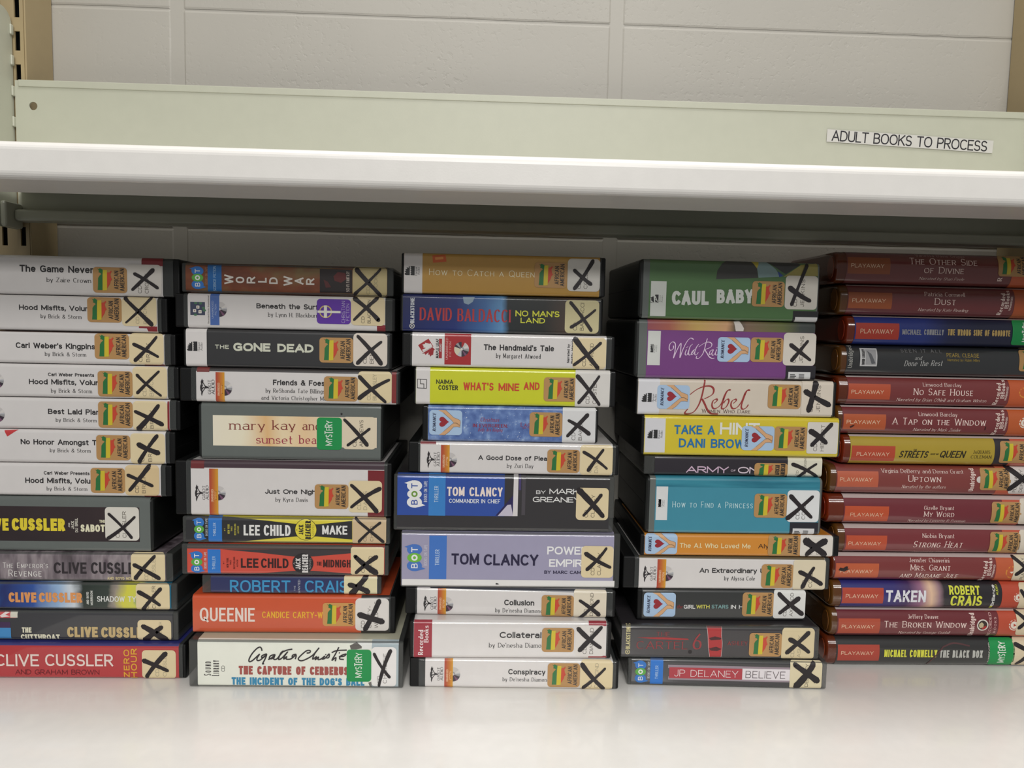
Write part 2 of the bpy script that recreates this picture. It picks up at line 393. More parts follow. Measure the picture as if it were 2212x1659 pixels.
def lettering(s, style, U, H, mi=0):
    """polys of a line of text in a box U wide with cap height H, baseline at 0"""
    tk, tn, serif, shear, small, trk = ST[style]
    tk *= H; tn *= H; out = []
    items = []; sumw = 0; gaps = 0
    for i, ch in enumerate(s):
        sc = 1.0
        if small and ch.islower(): ch = ch.upper(); sc = .77
        if ch == ' ': items.append((' ', .36, 1)); sumw += .3; continue
        w, st = glyph(ch); w *= sc; items.append((ch, w, sc)); sumw += w
    for i in range(len(items) - 1): gaps += (tk + trk * H)
    k = (U - tk - gaps) / (H * max(sumw, .01))
    extra = 0
    km = 2.4 if style == 'bw' else 1.35
    if k > km and len(items) > 1: extra = (k - km) * H * sumw / (len(items) - 1); k = km
    if k < .25 and len(items) > 1:
        extra = (k - .25) * H * sumw / (len(items) - 1); k = .25
    if len(items) == 1: k = min(k, 3.0)
    x = tk / 2
    ph = R(16)
    def wf(dx, dy):
        if tk == tn: return tk
        return tn + (tk - tn) * abs(math.sin(math.atan2(dy, dx) - ph))
    xh = .62 / .7 if serif else 1.0
    def my(y, sc, low):
        if low and xh != 1: y = y * xh if y <= .7 else .62 + (y - .7) / .3 * .40
        if y < 0: return y * H * sc + tn / 2
        return tn / 2 + y * (H * sc - tn)
    for ch, w, sc in items:
        if ch == ' ': x += .3 * k * H + tk + trk * H + extra; continue
        low = ch.islower()
        for pts in glyph(ch)[1]:
            P = [(x + p[0] * sc * k * H, my(p[1], sc, low)) for p in pts]
            strip(out, P, wf, 1.0 if not serif else .4, mi)
            if serif:
                for e, nx in ((0, 1), (-1, -2)):
                    y0 = pts[e][1]; dx = abs(P[e][0] - P[nx][0]); dy = abs(P[e][1] - P[nx][1])
                    if dy > .001 and dx < .75 * dy and min(abs(y0), abs(y0 - 1), abs(y0 - .7), abs(y0 + .28)) < .01 and ch not in "',&t":
                        hw = .15 * H * sc * min(1.0, max(.6, k)); ln = tn * .9; yy = P[e][1]
                        lo = hw if not (low and y0 > .5) else tk * .5
                        out.append(([(P[e][0] - hw, yy - ln / 2), (P[e][0] + lo, yy - ln / 2), (P[e][0] + lo, yy + ln / 2), (P[e][0] - hw, yy + ln / 2)], mi))
        x += w * k * H + tk + trk * H + extra
    if shear: out = [([(p[0] + shear * p[1], p[1]) for p in q], m) for q, m in out]
    return out

# ---------------------------------------------------------------- printable surfaces
CROPS = {'A': (0, 540, 5.53), 'B': (0, 820, 5.53), 'C': (0, 1070, 5.2667), 'D': (0, 1250, 5.2667), 'E': (370, 550, 4.2538), 'F': (370, 790, 4.2538), 'G': (370, 990, 4.2538), 'H': (370, 1230, 4.2538),
         'I': (840, 530, 4.2538), 'J': (840, 780, 4.2538), 'K': (840, 1000, 4.2538), 'L': (840, 1250, 4.2538), 'M': (1300, 540, 4.2538), 'N': (1300, 800, 4.2538), 'O': (1300, 1010, 4.2538), 'P': (1300, 1250, 4.2538),
         'Q': (1760, 530, 4.8938), 'R': (1760, 740, 4.8938), 'S': (1760, 930, 4.8938), 'T': (1760, 1120, 4.8938), 'U': (1760, 1300, 4.8938), 'ag': (530, 1385, 9.617), 'wi': (1430, 720, 15.8), 're': (1460, 815, 12.289), 'ml': (895, 725, 17.015), 'fl': (395, 630, 13.825), '1': (0, 0, 1)}
MM = .001
class Face:
    """front of a case: a plane through p0 turned by rz; v measured up from p0.z; rounded edges by profile"""
    def __init__(s, p0, rz, H, root, crop, r=1.6, bulge=0.0):
        s.p0 = Vector(p0); s.rz = rz; s.H = H; s.root = root; s.crop = crop; s.r = min(r, H * .2); s.b = bulge
        s.ax = Vector((math.cos(rz), math.sin(rz), 0)); s.n = Vector((-math.sin(rz), math.cos(rz), 0)); s.part = None
        if bulge: s.cuts = [H * (i + .5) / 18 for i in range(18)] + [H * .01, H * .99]
        else: s.cuts = [s.r * (1 - math.cos(R(a))) for a in (22, 38, 52, 65, 78, 90)] + [H - s.r * (1 - math.cos(R(a))) for a in (22, 38, 52, 65, 78, 90)]
    def P(s, x, y, crop=None):
        ox, oy, k = CROPS[crop or s.crop]; d = ray(ox + x / k, oy + y / k)
        t = (s.p0 - CAM).dot(s.n) / d.dot(s.n); q = CAM + d * t - s.p0
        return (q.dot(s.ax) / MM, q.z / MM)
    def prof(s, v):
        """(y recess, normal y, normal z) at height v, all mm"""
        H = s.H; v = min(max(v, 0.0), H)
        if s.b:
            n = 2.35; t = (v - H / 2) / (H / 2); t = max(-.9995, min(.9995, t)); a = abs(t)
            y = s.b * (1 - (1 - a ** n) ** (1 / n))
            dy = s.b * (a ** (n - 1)) * (1 - a ** n) ** (1 / n - 1) / (H / 2) * (1 if t > 0 else -1)
            l = math.hypot(1, dy); return y, -1 / l, dy / l
        r = s.r
        if v < r: c = (r - v) / r; return r - r * math.sqrt(max(0, 1 - c * c)), -math.sqrt(max(0, 1 - c * c)), -c
        if v > H - r: c = (v - H + r) / r; return r - r * math.sqrt(max(0, 1 - c * c)), -math.sqrt(max(0, 1 - c * c)), c
        return 0.0, -1.0, 0.0
    def map(s, u, v, h):
        y, ny, nz = s.prof(v); v = min(max(v, 0.0), s.H)
        return (u * MM, (y + h * ny) * MM, (v + h * nz) * MM)
    def box(s, x0, y0, x1, y1, crop=None):
        xm, ym = (x0 + x1) / 2, (y0 + y1) / 2
        return s.P(x0, ym, crop)[0], s.P(xm, y1, crop)[1], s.P(x1, ym, crop)[0], s.P(xm, y0, crop)[1]
def cut_polys(polys, cuts):
    for c in cuts:
        res = []
        for pts, mi in polys:
            lo = min(p[1] for p in pts); hi = max(p[1] for p in pts)
            if lo >= c - 1e-4 or hi <= c + 1e-4: res.append((pts, mi)); continue
            A = []; B = []; n = len(pts)
            for i in range(n):
                p, q = pts[i], pts[(i + 1) % n]
                if p[1] <= c: A.append(p)
                if p[1] >= c: B.append(p)
                if (p[1] - c) * (q[1] - c) < 0:
                    t = (c - p[1]) / (q[1] - p[1]); m = (p[0] + (q[0] - p[0]) * t, c); A.append(m); B.append(m)
            if len(A) > 2: res.append((A, mi))
            if len(B) > 2: res.append((B, mi))
        polys = res
    return polys
def tri(pts):
    t = geometry.tessellate_polygon([[Vector((p[0], p[1], 0)) for p in pts]])
    return [[pts[i] for i in f] for f in t]
def laid(F, name, polys, mats, h, parent, label=None):
    """mesh of flat print laid h mm proud of the case front"""
    if not isinstance(mats, (list, tuple)): mats = [mats]
    polys = cut_polys(polys, F.cuts); V = []; FA = []; MI = []
    for i_, (pts, mi) in enumerate(polys):
        n = len(V); V.extend(F.map(p[0], p[1], h + .03 * mi + .004 * (i_ % 7)) for p in pts); FA.append(tuple(range(n, n + len(pts)))); MI.append(mi)
    me = bpy.data.meshes.new(name); me.from_pydata(V, [], FA)
    for m in mats: me.materials.append(m)
    me.polygons.foreach_set('material_index', MI); me.update()
    # all print faces outwards
    bm = bmesh.new(); bm.from_mesh(me)
    for f in bm.faces:
        if f.normal.y > 0: f.normal_flip()
    bm.to_mesh(me); bm.free()
    o = link(name, me, parent)
    if label: o['label'] = label
    return o
PR = dict(rough=.42, coat=.3)
def pm(c): return mat(c, **PR)
H1, H2, H3, H4, H5 = .10, .18, .30, .40, .52
def Tx(F, s, style, x0, x1, yc, yb, c, ang=0.0, name='title_lettering', parent=None, h=H2, crop=None, seg=None):
    u0, v0, u1, v1 = F.box(x0, yc, x1, yb, crop)
    P = lettering(s, style, u1 - u0, v1 - v0)
    ca, sa = math.cos(R(ang)), math.sin(R(ang)); cu, cv = (u0 + u1) / 2, (v0 + v1) / 2
    res = []
    for q, m in P:
        pts = []
        for a, b in q:
            x, y = u0 + a - cu, v0 + b - cv
            pts.append((cu + x * ca - y * sa, cv + x * sa + y * ca))
        res.append((pts, m))
    return laid(F, name, res, pm(c), h, parent or F.part)
def Vpolys(F, s, style, xc, xb, y0, y1, crop=None, mi=0):
    u0, v0, u1, v1 = F.box(xc, y0, xb, y1, crop)
    P = lettering(s, style, v1 - v0, u1 - u0, mi)
    return [([(u1 - b, v0 + a) for a, b in q], m) for q, m in P]
def Vx(F, s, style, xc, xb, y0, y1, c, name='side_lettering', parent=None, h=H2, crop=None):
    return laid(F, name, Vpolys(F, s, style, xc, xb, y0, y1, crop), pm(c), h, parent or F.part)
def rectp(u0, v0, u1, v1, n=1):
    return [([(u0 + (u1 - u0) * i / n, v0), (u0 + (u1 - u0) * (i + 1) / n, v0), (u0 + (u1 - u0) * (i + 1) / n, v1), (u0 + (u1 - u0) * i / n, v1)], 0) for i in range(n)]
def Rx(F, x0, y0, x1, y1, c, name='colour_band', parent=None, h=H1, full=False, crop=None):
    u0, v0, u1, v1 = F.box(x0, y0, x1, y1, crop)
    if full: v0, v1 = 0.0, F.H
    v0 = max(v0, 0.0); v1 = min(v1, F.H)
    return laid(F, name, rectp(u0, v0, u1, v1), c if hasattr(c, 'node_tree') else pm(c), h, parent or F.part)
def Gx(F, pts, c, name='printed_shape', parent=None, h=H1, crop=None):
    q = [F.P(x, y, crop) for x, y in pts]
    q = [(a, min(max(b, 0), F.H)) for a, b in q]
    return laid(F, name, [(t, 0) for t in tri(q)], c if hasattr(c, 'node_tree') else pm(c), h, parent or F.part)
def rrect(u0, v0, u1, v1, r):
    r = min(r, (u1 - u0) / 2.1, (v1 - v0) / 2.1)
    return arc(u1 - r, v1 - r, r, 0, 90, 4) + arc(u0 + r, v1 - r, r, 90, 180, 4) + arc(u0 + r, v0 + r, r, 180, 270, 4) + arc(u1 - r, v0 + r, r, 270, 360, 4)
def ellp(cx, cy, rx, ry, n=20, mi=0):
    return [([(cx + rx * math.cos(2 * math.pi * i / n), cy + ry * math.sin(2 * math.pi * i / n)) for i in range(n)], mi)]
def ringp(cx, cy, r0, r1, n=24, mi=0, a0=0, a1=360):
    o = []
    for i in range(n):
        t0, t1 = R(a0 + (a1 - a0) * i / n), R(a0 + (a1 - a0) * (i + 1) / n)
        o.append(([(cx + r0 * math.cos(t0), cy + r0 * math.sin(t0)), (cx + r1 * math.cos(t0), cy + r1 * math.sin(t0)), (cx + r1 * math.cos(t1), cy + r1 * math.sin(t1)), (cx + r0 * math.cos(t1), cy + r0 * math.sin(t1))], mi))
    return o
def ink(F, pts, w, name, c=(30, 26, 28), parent=None, h=H2, crop=None, nib=0.0):
    """hand-drawn smooth line through photo points; w mm"""
    q = [F.P(x, y, crop) for x, y in pts]; sm = []
    n = len(q)
    if n == 2: sm = [(q[0][0] + (q[1][0] - q[0][0]) * t / 6, q[0][1] + (q[1][1] - q[0][1]) * t / 6) for t in range(7)]
    else:
        for i in range(n - 1):
            p0, p1, p2, p3 = q[max(0, i - 1)], q[i], q[i + 1], q[min(n - 1, i + 2)]
            for j in range(6):
                t = j / 6
                sm.append(tuple(.5 * (2 * p1[k] + (p2[k] - p0[k]) * t + (2 * p0[k] - 5 * p1[k] + 4 * p2[k] - p3[k]) * t * t + (3 * p1[k] - p0[k] - 3 * p2[k] + p3[k]) * t ** 3) for k in (0, 1)))
        sm.append(q[-1])
    out = []
    strip(out, sm, (lambda dx, dy: w * (1 - nib + nib * 1.6 * abs(math.sin(math.atan2(dy, dx) - R(35))))), .5, 0)
    return out
def inklines(F, lines, w, name, c, parent=None, h=H2, crop=None, nib=0.0):
    out = []
    for l in lines: out += ink(F, l, w, name, c, crop=crop, nib=nib)
    return laid(F, name, out, pm(c), h, parent or F.part)

# ---- stickers
K_INK = (44, 40, 38)
def sticker(F, x0, y0, x1, y1, c, name, label=None, rad=2.6, h=H3, crop=None):
    u0, v0, u1, v1 = F.box(x0, y0, x1, y1, crop); v0 = max(v0, .15); v1 = min(v1, F.H - .15)
    o = laid(F, name, [(rrect(u0, v0, u1, v1, rad), 0)], mat(c, rough=.5, coat=.25, name='sticker'), h, F.root, label)
    return o, u0, v0, u1, v1
def AA(F, x0, y0, x1, y1, c=(180, 138, 86), crop=None):
    o, u0, v0, u1, v1 = sticker(F, x0, y0, x1, y1, c, 'category_sticker', 'tan sticker with green, yellow and red map', crop=crop)
    X = lambda a: u0 + (a - 1318) / 310 * (u1 - u0); Yv = lambda b: v1 - (b - 238) / 225 * (v1 - v0)
    g = [(1358, 250), (1372, 258), (1384, 248), (1412, 262), (1406, 300), (1404, 440), (1360, 440), (1364, 400), (1366, 335), (1378, 315), (1397, 298), (1384, 288), (1372, 286), (1374, 268)]
    y = [(1410, 264), (1448, 262), (1446, 440), (1405, 444)]
    r = [(1448, 285), (1470, 282), (1484, 268), (1491, 276), (1478, 298), (1484, 328), (1494, 345), (1480, 358), (1475, 380), (1460, 404), (1446, 426)]
    polys = []
    for i, q in enumerate((g, y, r)): polys += [(t, i) for t in tri([(X(a), Yv(b)) for a, b in q])]
    laid(F, 'map_print', polys, [pm((38, 112, 58)), pm((206, 186, 48)), pm((196, 70, 48))], H4, o)
    tp = []
    for s_, xc, xb, ya, yb in (('AFRICAN', 1511, 1552, 268, 430), ('AMERICAN', 1562, 1604, 248, 446)):
        for q, m in lettering(s_, 'm', Yv(ya) - Yv(yb), X(xb) - X(xc)): tp.append(([(X(xb) - b, Yv(yb) + a) for a, b in q], 0))
    laid(F, 'sticker_lettering', tp, pm(K_INK), H4, o)
def MYS(F, x0, y0, x1, y1, crop=None):
    o, u0, v0, u1, v1 = sticker(F, x0, y0, x1, y1, (16, 142, 72), 'category_sticker', 'green sticker with white lettering', crop=crop)
    w, hgt = u1 - u0, v1 - v0; out = []
    # tall and short letters alternate along a wavering line
    pos = .13
    for i, (ch, wd) in enumerate(zip('MYSTERY', (.135, .10, .085, .10, .08, .10, .10))):
        a = v0 + hgt * pos; big = (.27, .25, .27, .34, .25, .30, .25)[i]; pos += wd + .012
        for q, m in lettering(ch, 'r', hgt * wd, w * big): out.append(([(u0 + w * (.62 + (.03 if i == 3 else 0)) - bb, a + aa) for aa, bb in q], 0))
    laid(F, 'sticker_lettering', out, pm((225, 232, 222)), H4, o)
def ROM(F, x0, y0, x1, y1, crop=None):
    o, u0, v0, u1, v1 = sticker(F, x0, y0, x1, y1, (168, 194, 222), 'category_sticker', 'pale blue sticker with heart and joined hands', crop=crop)
    X = lambda a: u0 + a * (u1 - u0); Yv = lambda b: v0 + b * (v1 - v0)
    out = [([(X(.20) - bb, Yv(.14) + aa) for aa, bb in q], 0) for q, m in lettering('ROMANCE', 'sbi', (v1 - v0) * .74, (u1 - u0) * .095)]
    laid(F, 'sticker_lettering', out, pm((34, 36, 66)), H4, o)
    # heart on its side
    hp = []
    for i in range(28):
        t = 2 * math.pi * i / 28
        hx = 16 * math.sin(t) ** 3; hy = 13 * math.cos(t) - 5 * math.cos(2 * t) - 2 * math.cos(3 * t) - math.cos(4 * t)
        hp.append((X(.43 - hy * .0105), Yv(.53 + hx * .0128)))
    laid(F, 'heart_print', [(t, 0) for t in tri(hp)], pm((150, 38, 48)), H4, o)
    arm1 = [(.27, 1.0), (.5, 1.0), (.62, .86), (.74, .71), (.88, .64), (.94, .60), (.95, .50), (.94, .38), (.90, .40), (.84, .47), (.74, .50), (.68, .60), (.55, .75), (.42, .90)]
    arm2 = [(.30, 0.0), (.48, 0.0), (.60, .12), (.74, .33), (.86, .34), (.94, .32), (.93, .42), (.88, .45), (.82, .50), (.72, .47), (.60, .33), (.44, .14)]
    ln = []
    for k, a in enumerate((arm1, arm2)):
        pts = [(X(p), Yv(q)) for p, q in a]
        laid(F, 'arm_print', [(t, 0) for t in tri(pts)], pm((212, 166, 122)), H4 + .02 * k, o)
        strip(ln, pts[1:] , lambda dx, dy: .16, 0, 0)
    laid(F, 'outline_print', ln, pm((70, 50, 40)), H4 + .06, o)
def CHR(F, x0, y0, x1, y1):
    o, u0, v0, u1, v1 = sticker(F, x0, y0, x1, y1, (92, 44, 160), 'category_sticker', 'purple sticker with white cross')
    X = lambda a: u0 + a * (u1 - u0); Yv = lambda b: v0 + b * (v1 - v0); r = (u1 - u0) * .19
    laid(F, 'ring_print', ringp(X(.26), Yv(.49), r * .82, r), pm((200, 178, 110)), H4, o)
    laid(F, 'cross_print', rectp(X(.02), Yv(.44), X(.70), Yv(.53)) + rectp(X(.21), Yv(.25), X(.30), Yv(.74)), pm((226, 224, 214)), H4 + .03, o)
    out = []
    for s_, b_ in (('CHRISTIAN', .83), ('FICTION', .96)):
        out += [([(X(b_) - bb, Yv(.05 if b_ < .9 else .15) + aa) for aa, bb in q], 0) for q, m in lettering(s_, 'l', (v1 - v0) * (.88 if b_ < .9 else .68), (u1 - u0) * .10)]
    laid(F, 'sticker_lettering', out, pm((206, 196, 224)), H4, o)
TAN = (222, 205, 165); CREAM = (216, 206, 190); GREYW = (212, 207, 200)
def CL(F, x0, y0, x1, y1, c, lines, cross, faint=0, rad=3.0, crop=None, tx=(.50, .72), ink_h=H5):
    o, u0, v0, u1, v1 = sticker(F, x0, y0, x1, y1, c, 'call_label', 'cream shelf label crossed out with black marker', rad, crop=crop)
    hh = min((v1 - v0) * .12, 2.9); out = []
    w = u1 - u0
    for i, s_ in enumerate(lines):
        b_ = tx[0] + (tx[1] - tx[0]) * i
        L_ = min(hh * 1.03 * len(s_), (v1 - v0) * .84)
        out += [([(u0 + w * b_ - bb, v0 + (v1 - v0) * .08 + aa) for aa, bb in q], 0) for q, m in lettering(s_, 'r', L_, hh)]
    tc = tuple(int(a * .62 + 30) for a in c) if faint else (84, 76, 68)
    if lines: laid(F, 'call_lettering', out, pm(tc), H4, o)
    k = CROPS[crop or F.crop][2]; out = []
    for (a, b, cc, d, wd) in cross:
        q0, q1 = F.P(a, b, crop), F.P(cc, d, crop); L_ = math.dist(q0, q1)
        dep = (F.p0 - CAM).length; wm = wd / k * dep / FPX / MM * .88
        nx, ny = -(q1[1] - q0[1]) / L_, (q1[0] - q0[0]) / L_
        bow = random.uniform(-.035, .035) * L_; pts = []; ws = []; tp = random.choice((0, 1, .5))
        for i in range(9):
            t = i / 8; bb = bow * 4 * t * (1 - t)
            pts.append((q0[0] + (q1[0] - q0[0]) * t + nx * bb, q0[1] + (q1[1] - q0[1]) * t + ny * bb))
            ws.append(wm * (.80 + .34 * abs(t - tp)) * random.uniform(.93, 1.07))
        L1 = []; R1 = []
        for i, p in enumerate(pts):
            L1.append((p[0] + nx * ws[i] / 2, p[1] + ny * ws[i] / 2)); R1.append((p[0] - nx * ws[i] / 2, p[1] - ny * ws[i] / 2))
        for i in range(8): out.append(([L1[i], R1[i], R1[i + 1], L1[i + 1]], 0))
        for p, w_ in ((pts[0], ws[0]), (pts[-1], ws[-1])): out += ellp(p[0], p[1], w_ * .42, w_ * .42, 8)
    laid(F, 'marker_cross', out, mat((34, 28, 31), rough=.5, coat=.1, name='marker_ink'), ink_h, o)

# ---- publisher marks
def disc(F, x, y, r, half=None, crop=None):
    """printed compact disc; half = x where a band covers its left side"""
    cu, cv = F.P(x, y, crop); ru = abs(F.P(x + r, y, crop)[0] - cu)
    cols = [(196, 192, 190), (212, 208, 204), (150, 150, 152), (92, 78, 92), (58, 46, 58), (206, 200, 176), (186, 186, 190), (120, 80, 108)]
    seq = [(-90, -62, 4), (-62, -44, 7), (-44, -18, 4), (-18, 2, 2), (2, 14, 6), (14, 38, 1), (38, 90, 0)]
    if half is None: seq += [(90, 118, 4), (118, 140, 2), (140, 160, 4), (160, 235, 5), (235, 270, 6)]
    polys = []
    for a0, a1, mi in seq: polys += ringp(cu, cv, ru * .18, ru, max(2, int((a1 - a0) / 12)), mi, a0, a1)
    polys += ringp(cu, cv, ru * .17, ru * .34, 8 if half else 16, 2, -90 if half else 0, 90 if half else 360)
    polys += ringp(cu, cv, 0.02, ru * .17, 6 if half else 12, 1, -90 if half else 0, 90 if half else 360)
    laid(F, 'disc_print', polys, [pm(c) for c in cols], H1, F.part)
def GRIOT(F, x0, y0, x1, y1, crop=None):
    u0, v0, u1, v1 = F.box(x0, y0, x1, y1, crop)
    X = lambda a: u0 + a * (u1 - u0); Yv = lambda b: v0 + b * (v1 - v0)
    pl = []
    # crown of the tree (turned on its side), trunk and two boughs
    for q in ([(.0, .50), (.04, .68), (.08, .62), (.05, .82), (.10, .92), (.14, 1.0), (.20, .88), (.24, .92), (.22, .78), (.16, .70), (.20, .60), (.14, .52), (.20, .42), (.12, .34), (.22, .28), (.16, .14), (.12, .0), (.07, .12), (.08, .26), (.02, .34)],
              [(.18, .84), (.24, .76), (.36, .60), (.58, .53), (.58, .47), (.36, .44), (.22, .28), (.18, .30), (.30, .46), (.33, .54), (.22, .70)],
              [(.10, .44), (.24, .52), (.34, .50), (.24, .46), (.12, .38)]):
        pl += [(t, 0) for t in tri([(X(a), Yv(b)) for a, b in q])]
    for s_, xc, xb, a, b in (('GRIOT', .54, .74, .12, .94), ('AUDIO', .78, .99, .12, .94)):
        pl += [([(X(xb) - bb, Yv(a) + aa) for aa, bb in q], 0) for q, m in lettering(s_, 'cs', Yv(b) - Yv(a), X(xb) - X(xc))]
    laid(F, 'publisher_logo', pl, pm((46, 42, 44)), H2, F.part)
M_BAND = []
def ORANGE(F, x0, y0, x1, y1, crop=None):
    u0, v0, u1, v1 = F.box(x0, y0, x1, y1, crop); v0 = 0.0; n = 6
    v1 = min(v1, F.H)
    if not M_BAND: M_BAND.extend([pm((int(176 + 34 * i / 5), int(70 + 80 * i / 5), int(50 - 4 * i / 5))) for i in range(6)])
    P_ = []
    for i in range(n): P_.append(([(u0 + (u1 - u0) * i / n, v0), (u0 + (u1 - u0) * (i + 1) / n, v0), (u0 + (u1 - u0) * (i + 1) / n, v1), (u0 + (u1 - u0) * i / n, v1)], i))
    band = laid(F, 'colour_band', P_, M_BAND, H1 - .04, F.part)
    hgt = F.H; w = u1 - u0
    mid = (v0 + v1) / 2 - .06 * hgt
    out = []
    for s_, b_, L_ in (('UNABRIDGED', .45, .56), ('FICTION', .84, .36)):
        L_ *= 17.6
        out += [([(u0 + w * b_ - bb, mid - L_ / 2 + aa) for aa, bb in q], 0) for q, m in lettering(s_, 'm', L_, w * .24)]
    laid(F, 'band_lettering', out, pm((236, 196, 160)), H2, F.part)
def HARPER(F, x0, y0, x1, y1, full=True, crop=None):
    u0, v0, u1, v1 = F.box(x0, y0, x1, y1, crop)
    X = lambda a: u0 + a * (u1 - u0); Yv = lambda b: v0 + b * (v1 - v0); pl = []
    fl = [(.02, .05), (.10, .0), (.34, .0), (.34, .98), (.26, .92), (.28, .80), (.12, .86), (.18, .70), (.04, .62), (.12, .52), (.0, .40), (.10, .30), (.0, .18)]
    wv = [(.42, 0), (.66, 0), (.66, 1.0), (.42, 1.0), (.38, .90), (.44, .80), (.38, .70), (.44, .60), (.38, .50), (.44, .40), (.38, .30), (.44, .20), (.38, .10)]
    for q in ((fl, wv) if full else (wv,)): pl += [(t, 0) for t in tri([(X(a), Yv(b)) for a, b in q])]
    for s_, xc, xb, a, b in (('Harper', .68, .82, .0, .95), ('Audio', .85, .98, .06, .9)):
        pl += [([(X(xb) - bb, Yv(a) + aa) for aa, bb in q], 0) for q, m in lettering(s_, 's', Yv(b) - Yv(a), X(xb) - X(xc))]
    laid(F, 'publisher_logo', pl, pm((40, 40, 42)), H2, F.part)
def BOT(F, x0, y0, x1, y1, cols=((46, 116, 196), (92, 170, 70), (240, 240, 240), (240, 240, 240)), tape=(205, 210, 215), crop=None):
    u0, v0, u1, v1 = F.box(x0, y0, x1, y1, crop); w, hgt = u1 - u0, v1 - v0; cu = u0 + w * .40; r = w * .36
    top, mid, bot = v1 - hgt * .21, v0 + hgt * .5, v0 + hgt * .21
    ry = hgt * .195
    P_ = ellp(cu, top, r, ry, 20, 0) + ellp(cu, bot, r, ry, 20, 0)
    P_ += [([(cu - r * .2, v1 - .01 * hgt), (cu - r * 1.35, top + ry * .5), (cu - r * .7, top + ry * .2)], 0), ([(cu + r * .1, v0 + .01 * hgt), (cu + r * 1.45, bot - ry * .55), (cu + r * .7, bot - ry * .1)], 0)]
    P_ += ellp(cu, mid, r * .96, hgt * .17, 18, 1)
    P_ += ringp(cu, mid, r * .20, r * .42, 14, 2)
    for s_, vc in (('B', bot), ('T', top)):
        hh = r * .85; L_ = hgt * .17
        P_ += [([(cu + hh * .5 - bb, vc - L_ / 2 + aa) for aa, bb in q], 3) for q, m in lettering(s_, 'm', L_, hh)]
    laid(F, 'publisher_logo', P_, [pm(c) for c in cols], H2, F.part)
    hh = w * .155
    out = [([(u1 - bb, v0 + hgt * .22 + aa) for aa, bb in q], 0) for q, m in lettering('BOOKS ON TAPE', 'r', hgt * .74, hh)]
    laid(F, 'logo_lettering', out, pm(tape), H2, F.part)
def RECB(F, xc, y0, y1, c=(226, 205, 196), unab=True, crop=None):
    """slanting Recorded Books mark; xc = left edge at its middle, in crop pixels (125 wide)"""
    out = []; hgt = y1 - y0
    out += Vpolys(F, 'Recorded', 'sb', xc, xc + 44, y0 + hgt * .12, y1, crop)
    out += Vpolys(F, 'Books', 'sb', xc + 54, xc + 96, y0, y0 + hgt * .56, crop)
    u0, v0, u1, v1 = F.box(xc + 54, y0 + hgt * .60, xc + 94, y0 + hgt * .74, crop)
    t = .16 * (u1 - u0)
    out += rectp(u0, v0, u1, v0 + t) + rectp(u0, v1 - t, u1, v1) + rectp(u0, v0, u0 + t, v1) + rectp(u1 - t, v0, u1, v1)
    out += [([(u0 + (u1 - u0) * .3, v0 + (v1 - v0) * .25), (u0 + (u1 - u0) * .75, v0 + (v1 - v0) * .5), (u0 + (u1 - u0) * .3, v0 + (v1 - v0) * .75)], 0)]
    if unab: out += Vpolys(F, 'UNABRIDGED', 'm', xc + 106, xc + 126, y0 + hgt * .26, y0 + hgt * .82, crop)
    mid = sum(p[1] for q, m in out for p in q) / sum(len(q) for q, m in out)
    out = [([(p[0] + (p[1] - mid) * .12, p[1]) for p in q], m) for q, m in out]
    laid(F, 'publisher_logo', out, pm(c), H2, F.part)
def circ(F, x, y, r, c, name='printed_roundel', h=H1, ring=None, crop=None):
    cu, cv = F.P(x, y, crop); ru = abs(F.P(x + r, y, crop)[0] - cu)
    P_ = ellp(cu, cv, ru, ru, 26) if ring is None else ringp(cu, cv, ru * ring, ru, 28)
    return laid(F, name, P_, pm(c), h, F.part)

# ---------------------------------------------------------------- cases
M_BLACK = mat((12, 13, 14), rough=.5, coat=.05, spec=.3, name='black_plastic', g=1.0, bump=.12, bscale=1200)
M_SMOKE = mat((92, 95, 94), rough=.12, coat=.5, alpha=.42, name='clear_sleeve', g=1.0)
M_CLEAR = mat((92, 94, 92), rough=.14, coat=.5, alpha=.50, name='clear_plastic', g=1.0)
M_GREYP = mat((104, 110, 107), rough=.22, coat=.5, name='grey_plastic', g=1.0)
M_GBODY = mat((24, 27, 26), rough=.45, coat=.1, name='dark_plastic', g=1.0)
M_FILM = mat((120, 70, 50), rough=.1, coat=.5, alpha=.22, name='clear_film', g=1.0)
M_EDGE_HIGHLIGHT = mat((214, 198, 194), rough=.12, coat=.8, alpha=.8, name='clear_film', g=1.0)  # film edge whose ceiling-light highlight is painted in as a pale colour
M_TRAY = mat((22, 22, 23), rough=.5, coat=.1, name='disc_tray', g=1.0)
M_SEAM = mat((8, 8, 8), rough=.7, coat=0, name='seam_rubber', g=1.0)
def wrap(F, u0, u1, depth, h=0.0, r=None, two=None):
    """cover sheet folded round the spine: top, rounded edge, front, rounded edge, bottom"""
    H = F.H; r = F.r; pts = []
    pts.append((depth, H + h))
    if F.b:
        for i in range(25):
            v = H - H * i / 24; y, ny, nz = F.prof(v); pts.append((y + h * ny, v + h * nz))
        pts.append((depth, -h))
    else:
        for i in range(13):
            a = R(90 * i / 12); pts.append((r - (r + h) * math.sin(a), H - r + (r + h) * math.cos(a)))
        for i in range(13):
            a = R(90 * i / 12); pts.append((r - (r + h) * math.cos(a), r - (r + h) * math.sin(a)))
        pts.append((depth, -h))
    n = len(pts); V = [(u0 * MM, p[0] * MM, p[1] * MM) for p in pts] + [(u1 * MM, p[0] * MM, p[1] * MM) for p in pts]
    Fa = [(i, i + 1, n + i + 1, n + i) for i in range(n - 1)]
    me = bpy.data.meshes.new('m'); me.from_pydata(V, [], Fa)
    for p in me.polygons: p.use_smooth = True
    return me, n
